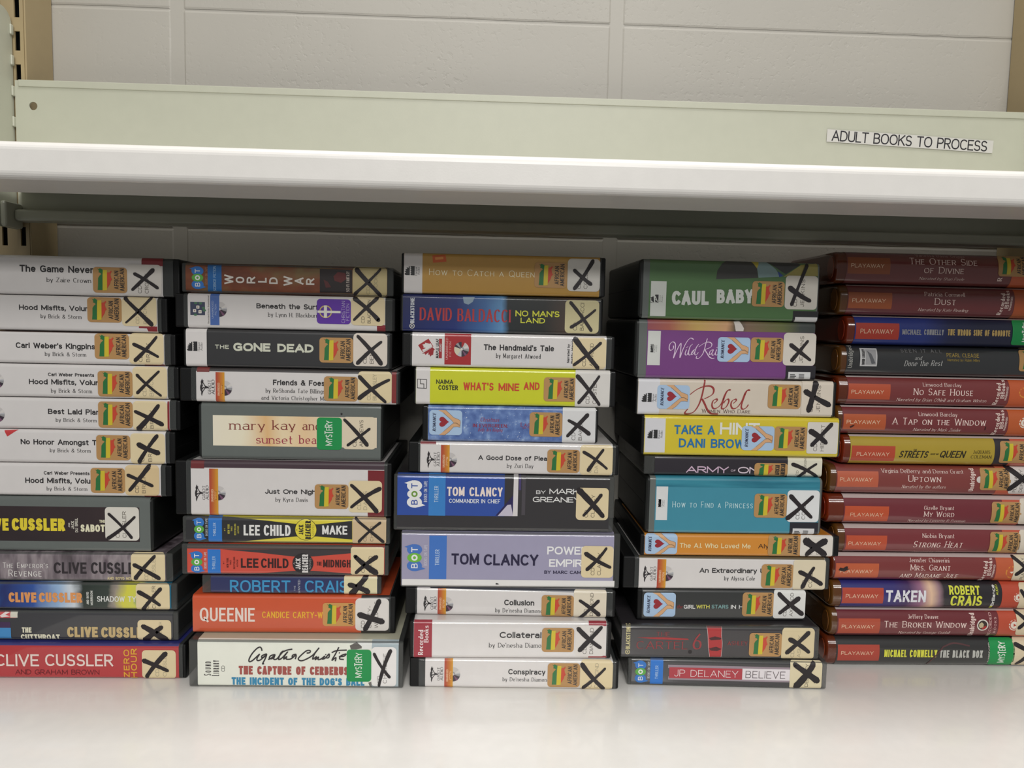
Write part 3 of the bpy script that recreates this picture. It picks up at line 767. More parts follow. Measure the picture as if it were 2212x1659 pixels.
ORD = ['topmost', 'second from top', 'third from top', 'fourth from top', 'fifth from top', 'sixth from top', 'seventh from top', 'eighth from top', 'ninth from top', 'tenth from top', 'eleventh from top', 'twelfth from top', 'thirteenth from top', 'fourteenth from top']
STACK = ['leftmost stack', 'second-from-left stack', 'middle stack', 'fourth-from-left stack', 'rightmost stack']
# the upper cases of each stack stand a little further back than the lowest: (how many stay forward, set-back)
SET = [(1, .005), (1, .012), (2, .009), (2, .008), (0, 0)]
def case(st, idx, n, crop, kind, xl, xr, yt, look, z0, Y, ins, inscol, rz=0.0, dy=0.0, topcol=None, sleeve=None, depth=None, amber=None, xend=None, film=0.0):
    """one audiobook case. xl,xr,yt: its front edges in the photo; z0 the height it stands on; Y its front"""
    ox, oy, k = CROPS[crop]
    gap = .00025
    Yf = Y + dy + (SET[st][1] if idx < n - SET[st][0] else 0); rzr = R(rz)
    xm = (xl + xr) / 2
    pc = at(ox + xm / k, oy + yt / k, Yf)
    H = (pc.z - z0 - 2 * gap) / MM
    p0 = Vector((pc.x, Yf, z0 + gap))
    D = (depth if depth else min(.125, YW - .004 - Yf - abs(math.sin(rzr)) * .085)) / MM
    root = empty('audiobook_case', p0, rzr)
    pos = 'bottom' if idx == n - 1 else ORD[idx]
    tag(root, look + ', ' + pos + ' of ' + STACK[st], 'audiobook case', 'audiobook cases in the ' + STACK[st])
    F = Face(p0, rzr, H, root, crop, r={'v': 2.9, 'c': 3.6, 'g': 3.4, 'p': 2}[kind], bulge=8.5 if kind == 'p' else 0)
    ym = yt + 40
    ul, ur = F.P(xl, ym)[0], F.P(xr, ym)[0]
    if xend is not None: ur = (xend - p0.x) / MM
    if kind != 'p' and st == 0: ul = (-.3865 - p0.x) / MM
    F.ul, F.ur = ul, ur
    i0 = F.P(ins[0], ym)[0] if ins[0] is not None else ul + .6
    i1 = F.P(ins[1], ym)[0] if ins[1] is not None else ur - .6
    if kind == 'p' and not hasattr(inscol, 'node_tree'): inscol = tuple(int(v * .94) for v in inscol)
    icol = inscol if hasattr(inscol, 'node_tree') else mat(inscol, rough=.36, coat=.9, name='cover_paper')
    m = MM
    if kind == 'p':
        body = mat(amber or (96, 38, 14), rough=.16, coat=.6, name='amber_plastic', g=1.0)
        # closed rounded hull
        prof = []
        for i in range(25):
            v = H - H * i / 24; y, a, b = F.prof(v); prof.append((y + .45, v * .985 + H * .0075))
        prof = [(D, H - .25)] + prof + [(D, .25)]
        rings = [(ul, .80), (ul + .7, .93), (ul + 2.2, 1.0), (ur, 1.0)]; nP = len(prof); V = []; Fa = []
        for u, sc in rings:
            for y, v in prof: V.append((u * m, (y + (1 - sc) * 14 * (1 - y / D)) * m, (H / 2 + (v - H / 2) * sc) * m))
        for a in range(3):
            for i in range(nP): Fa.append((a * nP + i, a * nP + (i + 1) % nP, (a + 1) * nP + (i + 1) % nP, (a + 1) * nP + i))
        Fa.append(tuple(range(nP))[::-1]); Fa.append(tuple(range(3 * nP, 4 * nP)))
        me = bpy.data.meshes.new('m'); me.from_pydata(V, [], Fa)
        bm = bmesh.new(); bm.from_mesh(me); bmesh.ops.recalc_face_normals(bm, faces=bm.faces); bm.to_mesh(me); bm.free()
        hull = put('case_shell', me, body, root)
        for p in me.polygons: p.use_smooth = len(p.vertices) == 4
        # hinge eye at the visible end
        V = [(ul * m - .0004, (9.0 + 5.6 * math.cos(2 * math.pi * i / 24)) * m, (H / 2 + H * .36 * math.sin(2 * math.pi * i / 24)) * m) for i in range(24)]
        V += [(ul * m + .0006, a[1], a[2]) for a in V]
        Fa = [tuple(range(24))] + [(i, (i + 1) % 24, 24 + (i + 1) % 24, 24 + i) for i in range(24)]
        me = bpy.data.meshes.new('m'); me.from_pydata(V, [], Fa)
        put('hinge_eye', me, mat(tuple(min(255, int(a * 1.35)) for a in (amber or (96, 38, 14))), rough=.2, coat=.5, name='amber_plastic', g=1.0), hull)
        me, nn = wrap(F, i0, i1, 26.0)
        for p in me.polygons: p.use_smooth = True
        F.part = put('spine_insert', me, icol, root)
        # clear film over the insert's left margin
        me, nn = wrap(F, ul + 2.4, i0 - .2, 24.0, -.12)
        put('clear_sleeve', me, M_FILM, root, smooth=True)
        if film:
            laid(F, 'film_edge_highlight', rectp(i0, H * (1 - film), i1, H * .995), M_EDGE_HIGHLIGHT, .2, root)  # unprinted film margin, coloured whitish for the light it reflects
        return F, pc.z
    back = D
    if kind == 'g':
        shell, rr = M_GBODY, .0030
    elif kind == 'c': shell, rr = M_CLEAR, .0012
    else: shell, rr = M_BLACK, .0012
    f0 = .9 if kind == 'v' else .45
    put('case_body', rbox(ul * m, ur * m, f0 * m, back * m, .35 * m, (H - .35) * m, rr, 3), shell, root)
    if kind != 'c': put('lid_seam', rbox((ul - .06) * m, (ur + .06) * m, (f0 + 5) * m, (back - 2) * m, (H * .5 - .16) * m, (H * .5 + .16) * m, 0), M_SEAM, root)
    if kind == 'c':
        put('disc_tray', rbox((ul + 6) * m, (ur - 5) * m, 1.6 * m, (back - 3) * m, 1.2 * m, (H - 1.2) * m, .001, 1), M_TRAY, root)
    if kind == 'v':
        s0 = F.P(sleeve[0], ym)[0] if sleeve and sleeve[0] is not None else max(ul + .5, i0 - .6)
        s1 = F.P(sleeve[1], ym)[0] if sleeve and sleeve[1] is not None else min(ur - .5, i1 + 1.2)
        s0 = min(s0, i0 - .2); s1 = max(s1, i1 + .2); s0 = max(s0, ul + .1); s1 = min(s1, ur - .1)
        me, nn = wrap(F, s0, s1, min(D - 3, 100), -.06)
        put('clear_sleeve', me, M_SMOKE, root)
    if kind == 'g':
        me, nn = wrap(F, ul + 3.0, ur - 2.0, min(D - 6, 90), -.06)
        put('clear_sleeve', me, M_GREYP, root)
    if inscol is not None and ins is not None:
        if kind == 'g' and ins[0] is not None and len(ins) > 2:
            # narrow spine label held under the film
            u0, v0, u1, v1 = F.box(ins[0], ins[2], ins[1], ins[3])
            if st == 0: u0 = ul + 3
            F.part = laid(F, 'spine_insert', rectp(u0, v0, u1, v1, 8), icol, .05, root)
        else:
            me, nn = wrap(F, max(i0, ul + .3), min(i1, ur - .3), min(D - 3, 100))
            F.part = put('spine_insert', me, icol, root)
            if topcol:
                me.materials.append(topcol if hasattr(topcol, 'node_tree') else mat(topcol, rough=.42, coat=.4, name='cover_paper'))
                me.polygons[0].material_index = 1
    return F, pc.z

# ---------------------------------------------------------------- the five stacks
W = (218, 214, 212); K = (36, 34, 36); BLK = (44, 44, 46); RED = (132, 34, 42)
def b(crop, kind, xl, xr, yt, look, ins, col, draw, **kw): return (crop, kind, xl, xr, yt, look, ins, col, draw, kw)
def build(st, bottom_px, books):
    Y = floor_at(*bottom_px).y; z = 0.0; n = len(books)
    for idx in range(n - 1, -1, -1):
        crop, kind, xl, xr, yt, look, ins, col, draw, kw = books[idx]
        F, z = case(st, idx, n, crop, kind, xl, xr, yt, look, z, Y, ins, col, **kw)
        draw(F)
def author(F, s, x0, x1, yc, yb, c=K): Tx(F, s, 's', x0, x1, yc, yb, c, name='author_lettering')
def title(F, s, x0, x1, yc, yb, c=K, st='b', **kw): Tx(F, s, st, x0, x1, yc, yb, c, **kw)

# art prints
A_EMP = art('ornate_picture', [(.30, (60, 52, 56)), (.45, (112, 102, 108)), (.60, (150, 140, 144)), (.72, (96, 84, 92))], 60, 4, (1.4, 1, .35))
A_SHA = art('sky_picture', [(.0, (24, 110, 186)), (.10, (36, 48, 104)), (.24, (48, 82, 156)), (.38, (150, 180, 214)), (.46, (206, 214, 222)), (.52, (38, 48, 42)), (.66, (52, 62, 56)), (.70, (150, 140, 130)), (.76, (210, 206, 70)), (.84, (206, 206, 84)), (.88, (24, 112, 132)), (1.0, (20, 100, 130))], 40, 4, axis=(-.072, .066), mixn=.16)
A_SAB = art('dark_picture', [(.30, (42, 33, 36)), (.6, (54, 42, 44)), (.75, (74, 56, 54))], 30, 3, (.5, 1, 1))
A_WW = art('rust_picture', [(.25, (60, 34, 26)), (.45, (124, 66, 38)), (.55, (120, 98, 60)), (.68, (112, 44, 36)), (.8, (70, 30, 32))], 34, 4, (.6, 1, 1))
A_BAL = art('night_picture', [(.0, (24, 32, 82)), (.28, (30, 46, 112)), (.42, (62, 104, 160)), (.50, (96, 146, 192)), (.53, (36, 42, 44)), (.70, (40, 42, 40)), (.80, (72, 58, 50)), (1.0, (44, 42, 42))], 26, 4, axis=(-.082, .082), mixn=.10)
A_EVE = art('snow_picture', [(.30, (70, 96, 156)), (.55, (98, 126, 182)), (.72, (140, 166, 208)), (.76, (214, 224, 236))], 160, 5)
A_MKA = art('sunset_picture', [(.0, (234, 226, 206)), (.22, (236, 226, 200)), (.38, (226, 184, 130)), (.48, (234, 214, 176)), (.62, (232, 200, 156)), (.8, (230, 214, 190))], 18, 3, axis=(-.068, .060), mixn=.22)
A_TAK = art('explosion_picture', [(.0, (44, 46, 116)), (.30, (52, 46, 112)), (.42, (70, 48, 92)), (.52, (150, 104, 132)), (.60, (226, 190, 160)), (.66, (150, 120, 130)), (.70, (46, 42, 46)), (1, (40, 38, 42))], 24, 4, axis=(-.075, .040), mixn=.14)
A_GOO = art('blue_picture', [(.0, (34, 50, 128)), (.55, (36, 52, 124)), (.75, (30, 36, 74)), (1, (28, 32, 58))], 14, 3, axis=(-.08, .03), mixn=.2)
A_WIL = art('dusk_picture', [(.0, (128, 60, 96)), (.22, (168, 96, 82)), (.36, (196, 164, 96)), (.5, (206, 160, 120)), (.55, (70, 70, 62)), (.62, (128, 104, 86)), (.78, (104, 110, 66)), (.88, (66, 72, 70)), (1, (58, 62, 60))], 30, 4, axis=(-.078, .078), mixn=.1)
A_TEAL = art('combed_teal', [(.35, (36, 112, 134)), (.65, (58, 142, 162))], 60, 4, (.25, 1, 3))

# ---- leftmost stack
def white1(F, red=None):
    if red: Gx(F, red, RED, 'red_corner')
S1 = [
 b('A', 'v', -140, 2140, 72, 'white-spined black audiobook case with a red upper corner', (-90, 1940), W, lambda F: (
    title(F, 'The Game Never', 235, 1118, 187, 268), author(F, 'by Zaire Crown', 558, 1088, 335, 386), Rx(F, 1690, 80, 1945, 190, RED, 'red_corner'),
    AA(F, 1112, 207, 1520, 512), CL(F, 1522, 175, 1932, 548, GREYW, ('CD', 'CROWN'), [(1610, 285, 1885, 455, 42), (1830, 240, 1585, 475, 44)], tx=(.42, .62))), sleeve=(-120, 2065)),
 b('A', 'v', -140, 1990, 546, 'white-spined case with tan label reaching its top edge', (-90, 1878), W, lambda F: (
    title(F, 'Hood Misfits, Volur', 228, 1050, 661, 722), author(F, 'by Brick & Storm', 488, 975, 772, 818), Gx(F, [(1660, 912), (1880, 915), (1880, 975), (1770, 972), (1755, 936), (1660, 932)], RED, 'red_corner'),
    AA(F, 1045, 569, 1455, 864), CL(F, 1456, 562, 1872, 910, TAN, ('CD', 'BRICK'), [(1490, 575, 1815, 890, 48), (1805, 580, 1508, 868, 30)], faint=1)), sleeve=(-120, 1925)),
 b('A', 'v', -140, 2090, 978, 'white-spined black case with dark strip along its upper edge', (-90, 1960), W, lambda F: (
    Rx(F, -90, 940, 1958, 992, (62, 46, 40), 'cover_edge'),
    title(F, "Carl Weber's Kingpins", 190, 1135, 1112, 1178), author(F, 'by Brick & Storm', 538, 1030, 1223, 1268), Rx(F, 1720, 1366, 1960, 1395, RED, 'red_corner'),
    AA(F, 1132, 1003, 1543, 1303), CL(F, 1545, 998, 1957, 1366, TAN, ('CD', 'BRICK'), [(1600, 1125, 1890, 1275, 40), (1872, 1040, 1618, 1318, 40)], tx=(.38, .6))), sleeve=(-120, 2035)),
 b('B', 'v', -140, 2130, -180, 'white-spined case with three text lines and disc edge', (-90, 2000), W, lambda F: (
    disc(F, -50, 12, 95), title(F, 'Carl Weber Presents', 575, 1125, -78, -38), title(F, 'Hood Misfits, Volur', 347, 1175, -2, 60), author(F, 'by Brick & Storm', 610, 1100, 112, 158),
    AA(F, 1170, -102, 1585, 203), CL(F, 1586, -148, 1998, 226, TAN, ('CD', 'BRICK'), [(1640, -55, 1925, 190, 34), (1900, -98, 1645, 158, 34)], faint=1, tx=(.4, .6))), sleeve=(-120, 2075)),
 b('B', 'v', -140, 2145, 222, 'white-spined case with two text lines and disc edge', (-90, 2025), W, lambda F: (
    disc(F, -42, 415, 98), title(F, 'Best Laid Plar', 575, 1182, 352, 415), author(F, 'by Brick & Storm', 668, 1155, 462, 505), Rx(F, 2002, 262, 2025, 632, RED, 'red_edge'),
    AA(F, 1175, 264, 1588, 574), CL(F, 1590, 260, 2002, 634, TAN, ('CD', 'BRICK'), [(1618, 380, 1940, 535, 48), (1895, 310, 1655, 590, 54)], tx=(.4, .6))), sleeve=(-120, 2100)),
 b('B', 'v', -140, 2085, 602, 'white-spined case with red ribbon corner', (-90, 1975), W, lambda F: (
    Gx(F, [(48, 606), (212, 600), (88, 680)], (196, 60, 62), 'ribbon_print'), title(F, 'No Honor Amongst T', 248, 1155, 715, 778), author(F, 'by Brick & Storm', 598, 1083, 824, 868),
    AA(F, 1152, 663, 1558, 962), CL(F, 1560, 645, 1973, 1005, TAN, ('CD', 'BRICK'), [(1660, 775, 1890, 875, 66), (1878, 672, 1665, 982, 50)], tx=(.4, .62))), sleeve=(-120, 2022)),
 b('B', 'v', -140, 2045, 1004, 'white-spined case resting on the dark grey box', (-90, 1918), W, lambda F: (
    title(F, 'Carl Weber Presents', 525, 1070, 1097, 1137), title(F, 'Hood Misfits, Volu', 303, 1080, 1175, 1238), author(F, 'by Brick & Storm', 560, 1043, 1282, 1325), Rx(F, 1720, 1384, 1915, 1420, RED, 'red_corner'),
    AA(F, 1085, 1056, 1495, 1354), CL(F, 1496, 1028, 1904, 1384, (214, 190, 146), ('CD', 'BRICK'), [(1532, 1140, 1822, 1268, 42), (1778, 1042, 1552, 1322, 48)], tx=(.4, .6))), sleeve=(-120, 1975)),
 b('C', 'g', -140, 1735, 14, 'dark grey audiobook box with yellow lettering', (-60, 1588, 130, 522), A_SAB, lambda F: (
    title(F, 'IVE', -112, 100, 260, 400, (226, 206, 54), 'h'), title(F, 'CUSSLER', 135, 740, 260, 402, (226, 206, 54), 'h'),
    Vx(F, 'AND', 'b', 778, 797, 312, 362, (206, 202, 190)), Vx(F, 'JACK', 'b', 810, 845, 292, 382, (206, 202, 190)), Vx(F, 'DU BRUL', 'b', 855, 888, 258, 420, (206, 202, 190)),
    title(F, 'THE', 1130, 1197, 278, 312, (226, 222, 192)), title(F, 'SABOTE', 918, 1245, 332, 415, (226, 222, 192), 'h'),
    CL(F, 1198, 133, 1585, 512, (216, 212, 202), ('CD', 'CUSSLER'), [(1240, 210, 1500, 480, 34), (1535, 245, 1230, 490, 36)], tx=(.42, .62)))),
 b('C', 'c', -140, 1960, 646, 'clear audiobook case with grey ornate spine and dark title', (-120, 1885), A_EMP, lambda F: (
    Tx(F, "The Emperor's", 'sl', 32, 548, 767, 825, (232, 230, 226)), Tx(F, 'Revenge', 'sl', 100, 475, 847, 921, (232, 230, 226)),
    Tx(F, 'CLIVE', 'b', 612, 985, 762, 890, (46, 40, 44)), Tx(F, 'CUSSLE', 'b', 1035, 1530, 762, 895, (46, 40, 44)), title(F, 'AND BOYD MO', 1222, 1490, 928, 962, (214, 198, 150)),
    CL(F, 1493, 660, 1880, 994, TAN, ('CD', 'CUSSLER'), [(1530, 790, 1812, 942, 50), (1760, 695, 1545, 940, 42)], faint=1))),
 b('D', 'c', -140, 2010, 40, 'clear audiobook case with blue, green and yellow spine', (-120, 1945), A_SHA, lambda F: (
    Tx(F, 'CLIVE', 'h', 100, 415, 155, 268, (222, 152, 92)), Tx(F, 'CUSSLER', 'h', 445, 935, 158, 270, (222, 152, 92)),
    Vx(F, 'AND BOYD', 'b', 985, 1012, 150, 292, (214, 216, 210)), Vx(F, 'MORRISON', 'b', 1030, 1058, 138, 300, (214, 216, 210)), title(F, 'SHADOW TY', 1105, 1548, 200, 262, (226, 228, 224), 'm'),
    CL(F, 1549, 58, 1932, 368, TAN, ('CD', 'CUSSLER'), [(1580, 150, 1818, 298, 44), (1828, 115, 1625, 352, 44)], tx=(.38, .58)))),
 b('D', 'c', -140, 2025, 362, 'clear audiobook case with charcoal spine and gold author lettering', (-120, 1965), (58, 58, 62), lambda F: (
    Rx(F, -120, 372, 185, 445, (204, 84, 88), 'picture_print'), Gx(F, [(0, 420), (60, 378), (110, 384), (60, 410), (120, 428), (20, 440)], (232, 220, 216), 'picture_print', h=H2), Rx(F, 118, 374, 200, 442, (216, 212, 198), 'picture_print', h=H2),
    Rx(F, -120, 492, 118, 560, (70, 50, 84), 'picture_print'), Rx(F, -120, 558, 126, 704, (70, 140, 198), 'picture_print'),
    title(F, 'THE', 250, 360, 552, 612, (224, 220, 196), 'h'), title(F, 'CUTTHROAT', 238, 682, 632, 697, (224, 220, 196), 'h'), Tx(F, 'CLIVE', 'h', 765, 1115, 547, 666, (196, 172, 122)), Tx(F, 'CUSSLE', 'h', 1152, 1625, 550, 672, (196, 172, 122)),
    Tx(F, 'and Justin Scott', 'm', 980, 1515, 684, 705, (200, 198, 196), name='author_lettering'),
    CL(F, 1568, 468, 1950, 712, TAN, ('CD', 'CUSSLER'), [(1630, 540, 1895, 700, 66), (1840, 550, 1650, 700, 58)], faint=1))),
 b('D', 'v', -140, 2108, 742, 'red-spined black audiobook case with pale lettering', (-90, 2032), (180, 52, 56), lambda F: (
    Rx(F, -90, 735, 2030, 766, (62, 58, 116), 'cover_edge'),
    title(F, 'CLIVE', -60, 445, 858, 995, (232, 214, 206), 'm'), title(F, 'CUSSLER', 515, 1288, 858, 995, (232, 214, 206), 'm'), Tx(F, 'AND GRAHAM BROWN', 'r', 175, 1130, 1035, 1090, (96, 22, 34), name='author_lettering'),
    Vx(F, 'ZERO', 'b', 1408, 1475, 805, 1122, (222, 166, 52)), Vx(F, 'HOUR', 'b', 1490, 1560, 795, 1130, (222, 166, 52)),
    CL(F, 1618, 812, 2003, 1134, TAN, ('CD', 'CUSSLER'), [(1640, 930, 1910, 1045, 46), (1885, 850, 1672, 1112, 50)], faint=1)), topcol=(50, 54, 120), sleeve=(-120, 2075)),
]
build(0, (145, 1466.8), S1)

# ---- second stack
def griot(F, gx, ox, dx, dr=68):
    GRIOT(F, *gx); ORANGE(F, *ox); disc(F, ox[2], dx, dr, half=ox[2])
TH = (44, 118, 200)
S2 = [
 b('E', 'c', 90, 2045, 90, 'clear audiobook case with rust-brown spine and spaced white letters', (130, 1985), A_WW, lambda F: (
    BOT(F, 180, 105, 335, 320, tape=(170, 120, 90)), Rx(F, 335, 90, 462, 345, (22, 98, 166)), Vx(F, 'SCIENCE FICTION', 'r', 385, 412, 108, 332, (160, 194, 220)),
    [Vx(F, ch, 'b', x0, x1, y0, y1, (214, 208, 200), name='title_lettering') for ch, x0, x1, y0, y1 in (('W', 488, 570, 183, 272), ('O', 592, 672, 203, 262), ('R', 693, 772, 203, 265), ('L', 798, 877, 213, 257), ('D', 900, 978, 208, 270), ('W', 1032, 1112, 198, 287), ('A', 1135, 1215, 210, 275), ('R', 1238, 1315, 218, 278))],
    Rx(F, 1365, 135, 1662, 352, (34, 24, 25), 'picture_print'), Gx(F, [(1490, 200), (1530, 160), (1600, 170), (1610, 225), (1560, 260), (1500, 240)], (92, 30, 30), 'picture_print', h=H2), Gx(F, [(1400, 230), (1440, 250), (1470, 300), (1420, 305)], (86, 34, 34), 'picture_print', h=H2),
    Vx(F, 'SCI-FI FANTASY', 'm', 1608, 1638, 155, 342, (190, 178, 168)),
    CL(F, 1667, 116, 1983, 386, (196, 180, 132), ('CD', 'BROOKS'), [(1705, 140, 1922, 372, 42), (1922, 138, 1685, 362, 28)], faint=1)), dy=.004),
 b('E', 'v', 28, 2060, 370, 'white-spined black case with purple cross sticker', (150, 1967), W, lambda F: (
    Rx(F, 175, 435, 310, 555, (62, 68, 92), 'publisher_logo'),
    [laid(F, 'flower_print', sum([ellp(*(lambda c: (c[0] + .75 * math.cos(R(90 * q + 45)), c[1] + .75 * math.sin(R(90 * q + 45))))(F.P(x, y)), .72, .72, 10) for q in range(4)], []) , pm((226, 222, 212)), H2, F.part) for x, y in ((245, 482), (215, 515), (265, 525))],
    [laid(F, 'flower_print', ellp(*F.P(x, y), .42, .42, 8), pm((120, 74, 50)), H2 + .05, F.part) for x, y in ((245, 482), (215, 515), (265, 525))],
    [laid(F, 'leaf_print', ellp(*F.P(x, y), 1.3, .9, 10), pm((70, 116, 86)), H1 + .03, F.part) for x, y in ((222, 552), (296, 490), (304, 512), (225, 445), (268, 448))],
    Vx(F, 'Recorded Books Inspirational', 's', 334, 348, 378, 632, (66, 60, 56)), Rx(F, 358, 360, 442, 648, (72, 104, 170), full=False), Vx(F, 'UNABRIDGED', 'r', 372, 388, 425, 585, (190, 204, 226)), Vx(F, 'FICTION', 'r', 400, 416, 455, 555, (190, 204, 226)),
    disc(F, 442, 502, 70, half=442), title(F, 'Beneath the Surf', 783, 1352, 453, 500), author(F, 'by Lynn H. Blackburn', 890, 1352, 536, 574), CHR(F, 1338, 410, 1650, 637), Rx(F, 1890, 648, 1967, 705, RED, 'red_corner'),
    CL(F, 1653, 396, 1964, 652, TAN, ('CD', 'BLACKBURN'), [(1685, 405, 1905, 602, 46), (1895, 402, 1680, 600, 32)], tx=(.40, .58))), sleeve=(112, 2032)),
 b('E', 'v', 105, 2032, 694, 'black-spined case with cream title letters and white end panel', (135, 1992), (48, 48, 50), lambda F: (
    Rx(F, 135, 675, 326, 1012, W, full=True), HARPER(F, 145, 798, 290, 885), title(F, 'THE', 402, 530, 828, 865, (206, 208, 190)), title(F, 'GONE', 570, 912, 812, 889, (206, 208, 190), 'h'), title(F, 'DEAD', 975, 1308, 822, 898, (206, 208, 190), 'h'),
    AA(F, 1362, 763, 1672, 994), CL(F, 1673, 726, 1985, 1026, (218, 208, 196), ('CD', 'BENZ'), [(1715, 750, 1928, 1002, 42), (1930, 802, 1712, 998, 36)], tx=(.40, .60)))),
 b('F', 'v', 72, 2107, 28, 'white-spined black case with two author lines and orange band', (228, 2068), W, lambda F: (
    Rx(F, 228, 10, 2068, 64, (58, 54, 54), 'cover_edge'), Rx(F, 235, 12, 350, 56, (120, 52, 50), 'cover_edge', h=H2), griot(F, (265, 118, 400, 280), (408, 60, 490, 330), 206, 70), Rx(F, 2026, 50, 2068, 345, (128, 44, 44), 'red_edge'),
    title(F, 'Friends & Foes', 935, 1410, 132, 182), author(F, 'by ReShonda Tate Billings', 868, 1412, 213, 250), author(F, 'and Victoria Christopher Mu', 828, 1425, 280, 315),
    AA(F, 1403, 99, 1714, 325), CL(F, 1716, 56, 2026, 341, TAN, ('CD', 'BILLINGSLEY'), [(1730, 100, 1968, 332, 38), (2002, 130, 1728, 298, 38)], faint=1, tx=(.38, .55))), sleeve=(180, 2085)),
 b('F', 'g', 238, 1950, 344, 'dark grey audiobook box with cream and peach spine label', (383, 1888, 466, 744), A_MKA, lambda F: (
    Tx(F, 'mary', 's', 535, 862, 503, 588, (128, 54, 48)), Tx(F, 'kay', 's', 930, 1142, 503, 588, (128, 54, 48)), Tx(F, 'andr', 's', 1205, 1420, 510, 592, (128, 54, 48)), Tx(F, 'sunset', 's', 778, 1115, 640, 716, (160, 50, 74)), Tx(F, 'beac', 's', 1175, 1385, 640, 718, (160, 50, 74)),
    Gx(F, [(1555, 438), (1566, 432), (1575, 442), (1568, 456), (1558, 452)], K, 'ink_smudge'), MYS(F, 1338, 476, 1568, 772), CL(F, 1575, 470, 1880, 768, (222, 208, 182), ('CD', 'ANDREWS'), [(1592, 495, 1800, 728, 38), (1822, 580, 1622, 730, 30)], tx=(.42, .62))), dy=.003),
 b('G', 'v', 28, 2027, 26, 'thick white-spined black case with maroon right edge', (178, 1957), W, lambda F: (
    Rx(F, 178, 20, 1957, 95, (70, 54, 62), 'cover_edge'), Rx(F, 180, 25, 302, 92, (112, 46, 48), 'cover_edge', h=H2), Rx(F, 1806, 112, 1957, 548, (118, 34, 40), 'red_edge'), griot(F, (218, 240, 345, 398), (350, 95, 432, 535), 320, 68),
    title(F, 'Just One Nigh', 862, 1330, 285, 327), author(F, 'by Kyra Davis', 958, 1255, 362, 398), AA(F, 1318, 239, 1628, 463),
    CL(F, 1629, 206, 1936, 497, TAN, ('CD', 'DAVIS'), [(1655, 245, 1888, 488, 42), (1918, 278, 1655, 448, 38)], faint=1, tx=(.38, .56))), sleeve=(135, 1987)),
 b('G', 'c', 98, 2012, 538, 'clear audiobook case with black and yellow bow-tie spine', (135, 1962), (222, 208, 66), lambda F: (
    Gx(F, [(135, 530), (520, 540), (900, 575), (1140, 602), (1340, 607), (1662, 575), (1662, 746), (1340, 718), (1140, 718), (800, 750), (450, 782), (135, 790)], BLK, 'colour_field'),
    BOT(F, 203, 545, 335, 758), Rx(F, 342, 535, 466, 772, TH, h=H2), Vx(F, 'THRILLER', 'r', 385, 412, 592, 715, (190, 214, 236), h=H3),
    [Vx(F, s_, 'm', a, c, d, e, (200, 190, 70), name='small_lettering') for s_, a, c, d, e in (('#1', 485, 498, 645, 668), ('NEW YORK', 518, 537, 605, 693), ('TIMES', 548, 562, 625, 670), ('BESTSELLING', 578, 595, 600, 705), ('AUTHOR', 608, 623, 622, 690))],
    Tx(F, 'LEE', 'b', 665, 815, 612, 708, (226, 226, 222)), Tx(F, 'CHILD', 'b', 850, 1097, 612, 712, (226, 226, 222)), circ(F, 1237, 655, 101, K, h=H2), circ(F, 1237, 655, 97, (222, 208, 66), h=H2 + .04),
    Vx(F, 'A', 'm', 1148, 1160, 648, 668, K, h=H3), Vx(F, 'JACK', 'b', 1172, 1215, 610, 700, K, h=H3), Vx(F, 'REACHER', 'b', 1232, 1283, 575, 740, K, h=H3), Vx(F, 'NOVEL', 'l', 1295, 1312, 608, 710, K, h=H3), Tx(F, 'MAKE', 'b', 1387, 1618, 618, 700, (226, 226, 222)),
    CL(F, 1665, 546, 1975, 780, (206, 182, 146), ('CD', 'CHILD'), [(1692, 556, 1948, 766, 29), (1920, 592, 1724, 764, 29)], rad=1.2, tx=(.42, .62)))),
 b('G', 'c', 90, 1998, 790, 'clear audiobook case with red and charcoal bow-tie spine', (145, 1960), (206, 78, 62), lambda F: (
    Rx(F, 145, 796, 1660, 835, (78, 66, 62), 'cover_edge'), Gx(F, [(460, 836), (1660, 836), (1660, 872), (1300, 902), (1120, 902), (800, 866)], (62, 56, 58), 'colour_field'), Gx(F, [(700, 1066), (1120, 1034), (1310, 1034), (1655, 1060), (1655, 1075)], (62, 56, 58), 'colour_field'),
    BOT(F, 175, 850, 325, 1055), Rx(F, 335, 836, 453, 1066, TH, h=H2), Vx(F, 'THRILLER', 'r', 378, 405, 900, 1020, (190, 214, 236), h=H3),
    [Vx(F, s_, 'm', a, c, d, e, (92, 30, 28), name='small_lettering') for s_, a, c, d, e in (('#1', 475, 488, 950, 972), ('NEW YORK', 508, 527, 915, 1003), ('TIMES', 538, 552, 935, 980), ('BESTSELLING', 570, 587, 905, 1015), ('AUTHOR', 600, 615, 930, 998))],
    Tx(F, 'LEE', 'b', 640, 802, 920, 1006, (48, 24, 26)), Tx(F, 'CHILD', 'b', 825, 1078, 920, 1008, (48, 24, 26)), circ(F, 1210, 965, 97, (42, 37, 40), h=H2),
    Vx(F, 'A', 'm', 1122, 1134, 955, 975, W, h=H3), Vx(F, 'JACK', 'b', 1143, 1190, 918, 1018, W, h=H3), Vx(F, 'REACHER', 'b', 1203, 1258, 882, 1048, W, h=H3), Vx(F, 'NOVEL', 'l', 1268, 1285, 913, 1015, W, h=H3),
    title(F, 'THE', 1337, 1382, 950, 985, (62, 26, 26)), title(F, 'MIDNIGHT', 1395, 1690, 932, 1002, (62, 26, 26)), CL(F, 1650, 820, 1955, 1070, TAN, ('CD', 'CHILD'), [(1690, 900, 1882, 1050, 52), (1885, 905, 1698, 1050, 40)], rad=1.6, tx=(.42, .64)))),
 b('H', 'c', 278, 1930, 53, 'slim clear audiobook case with navy spine and blue letters', (362, 1895), (40, 46, 92), lambda F: (
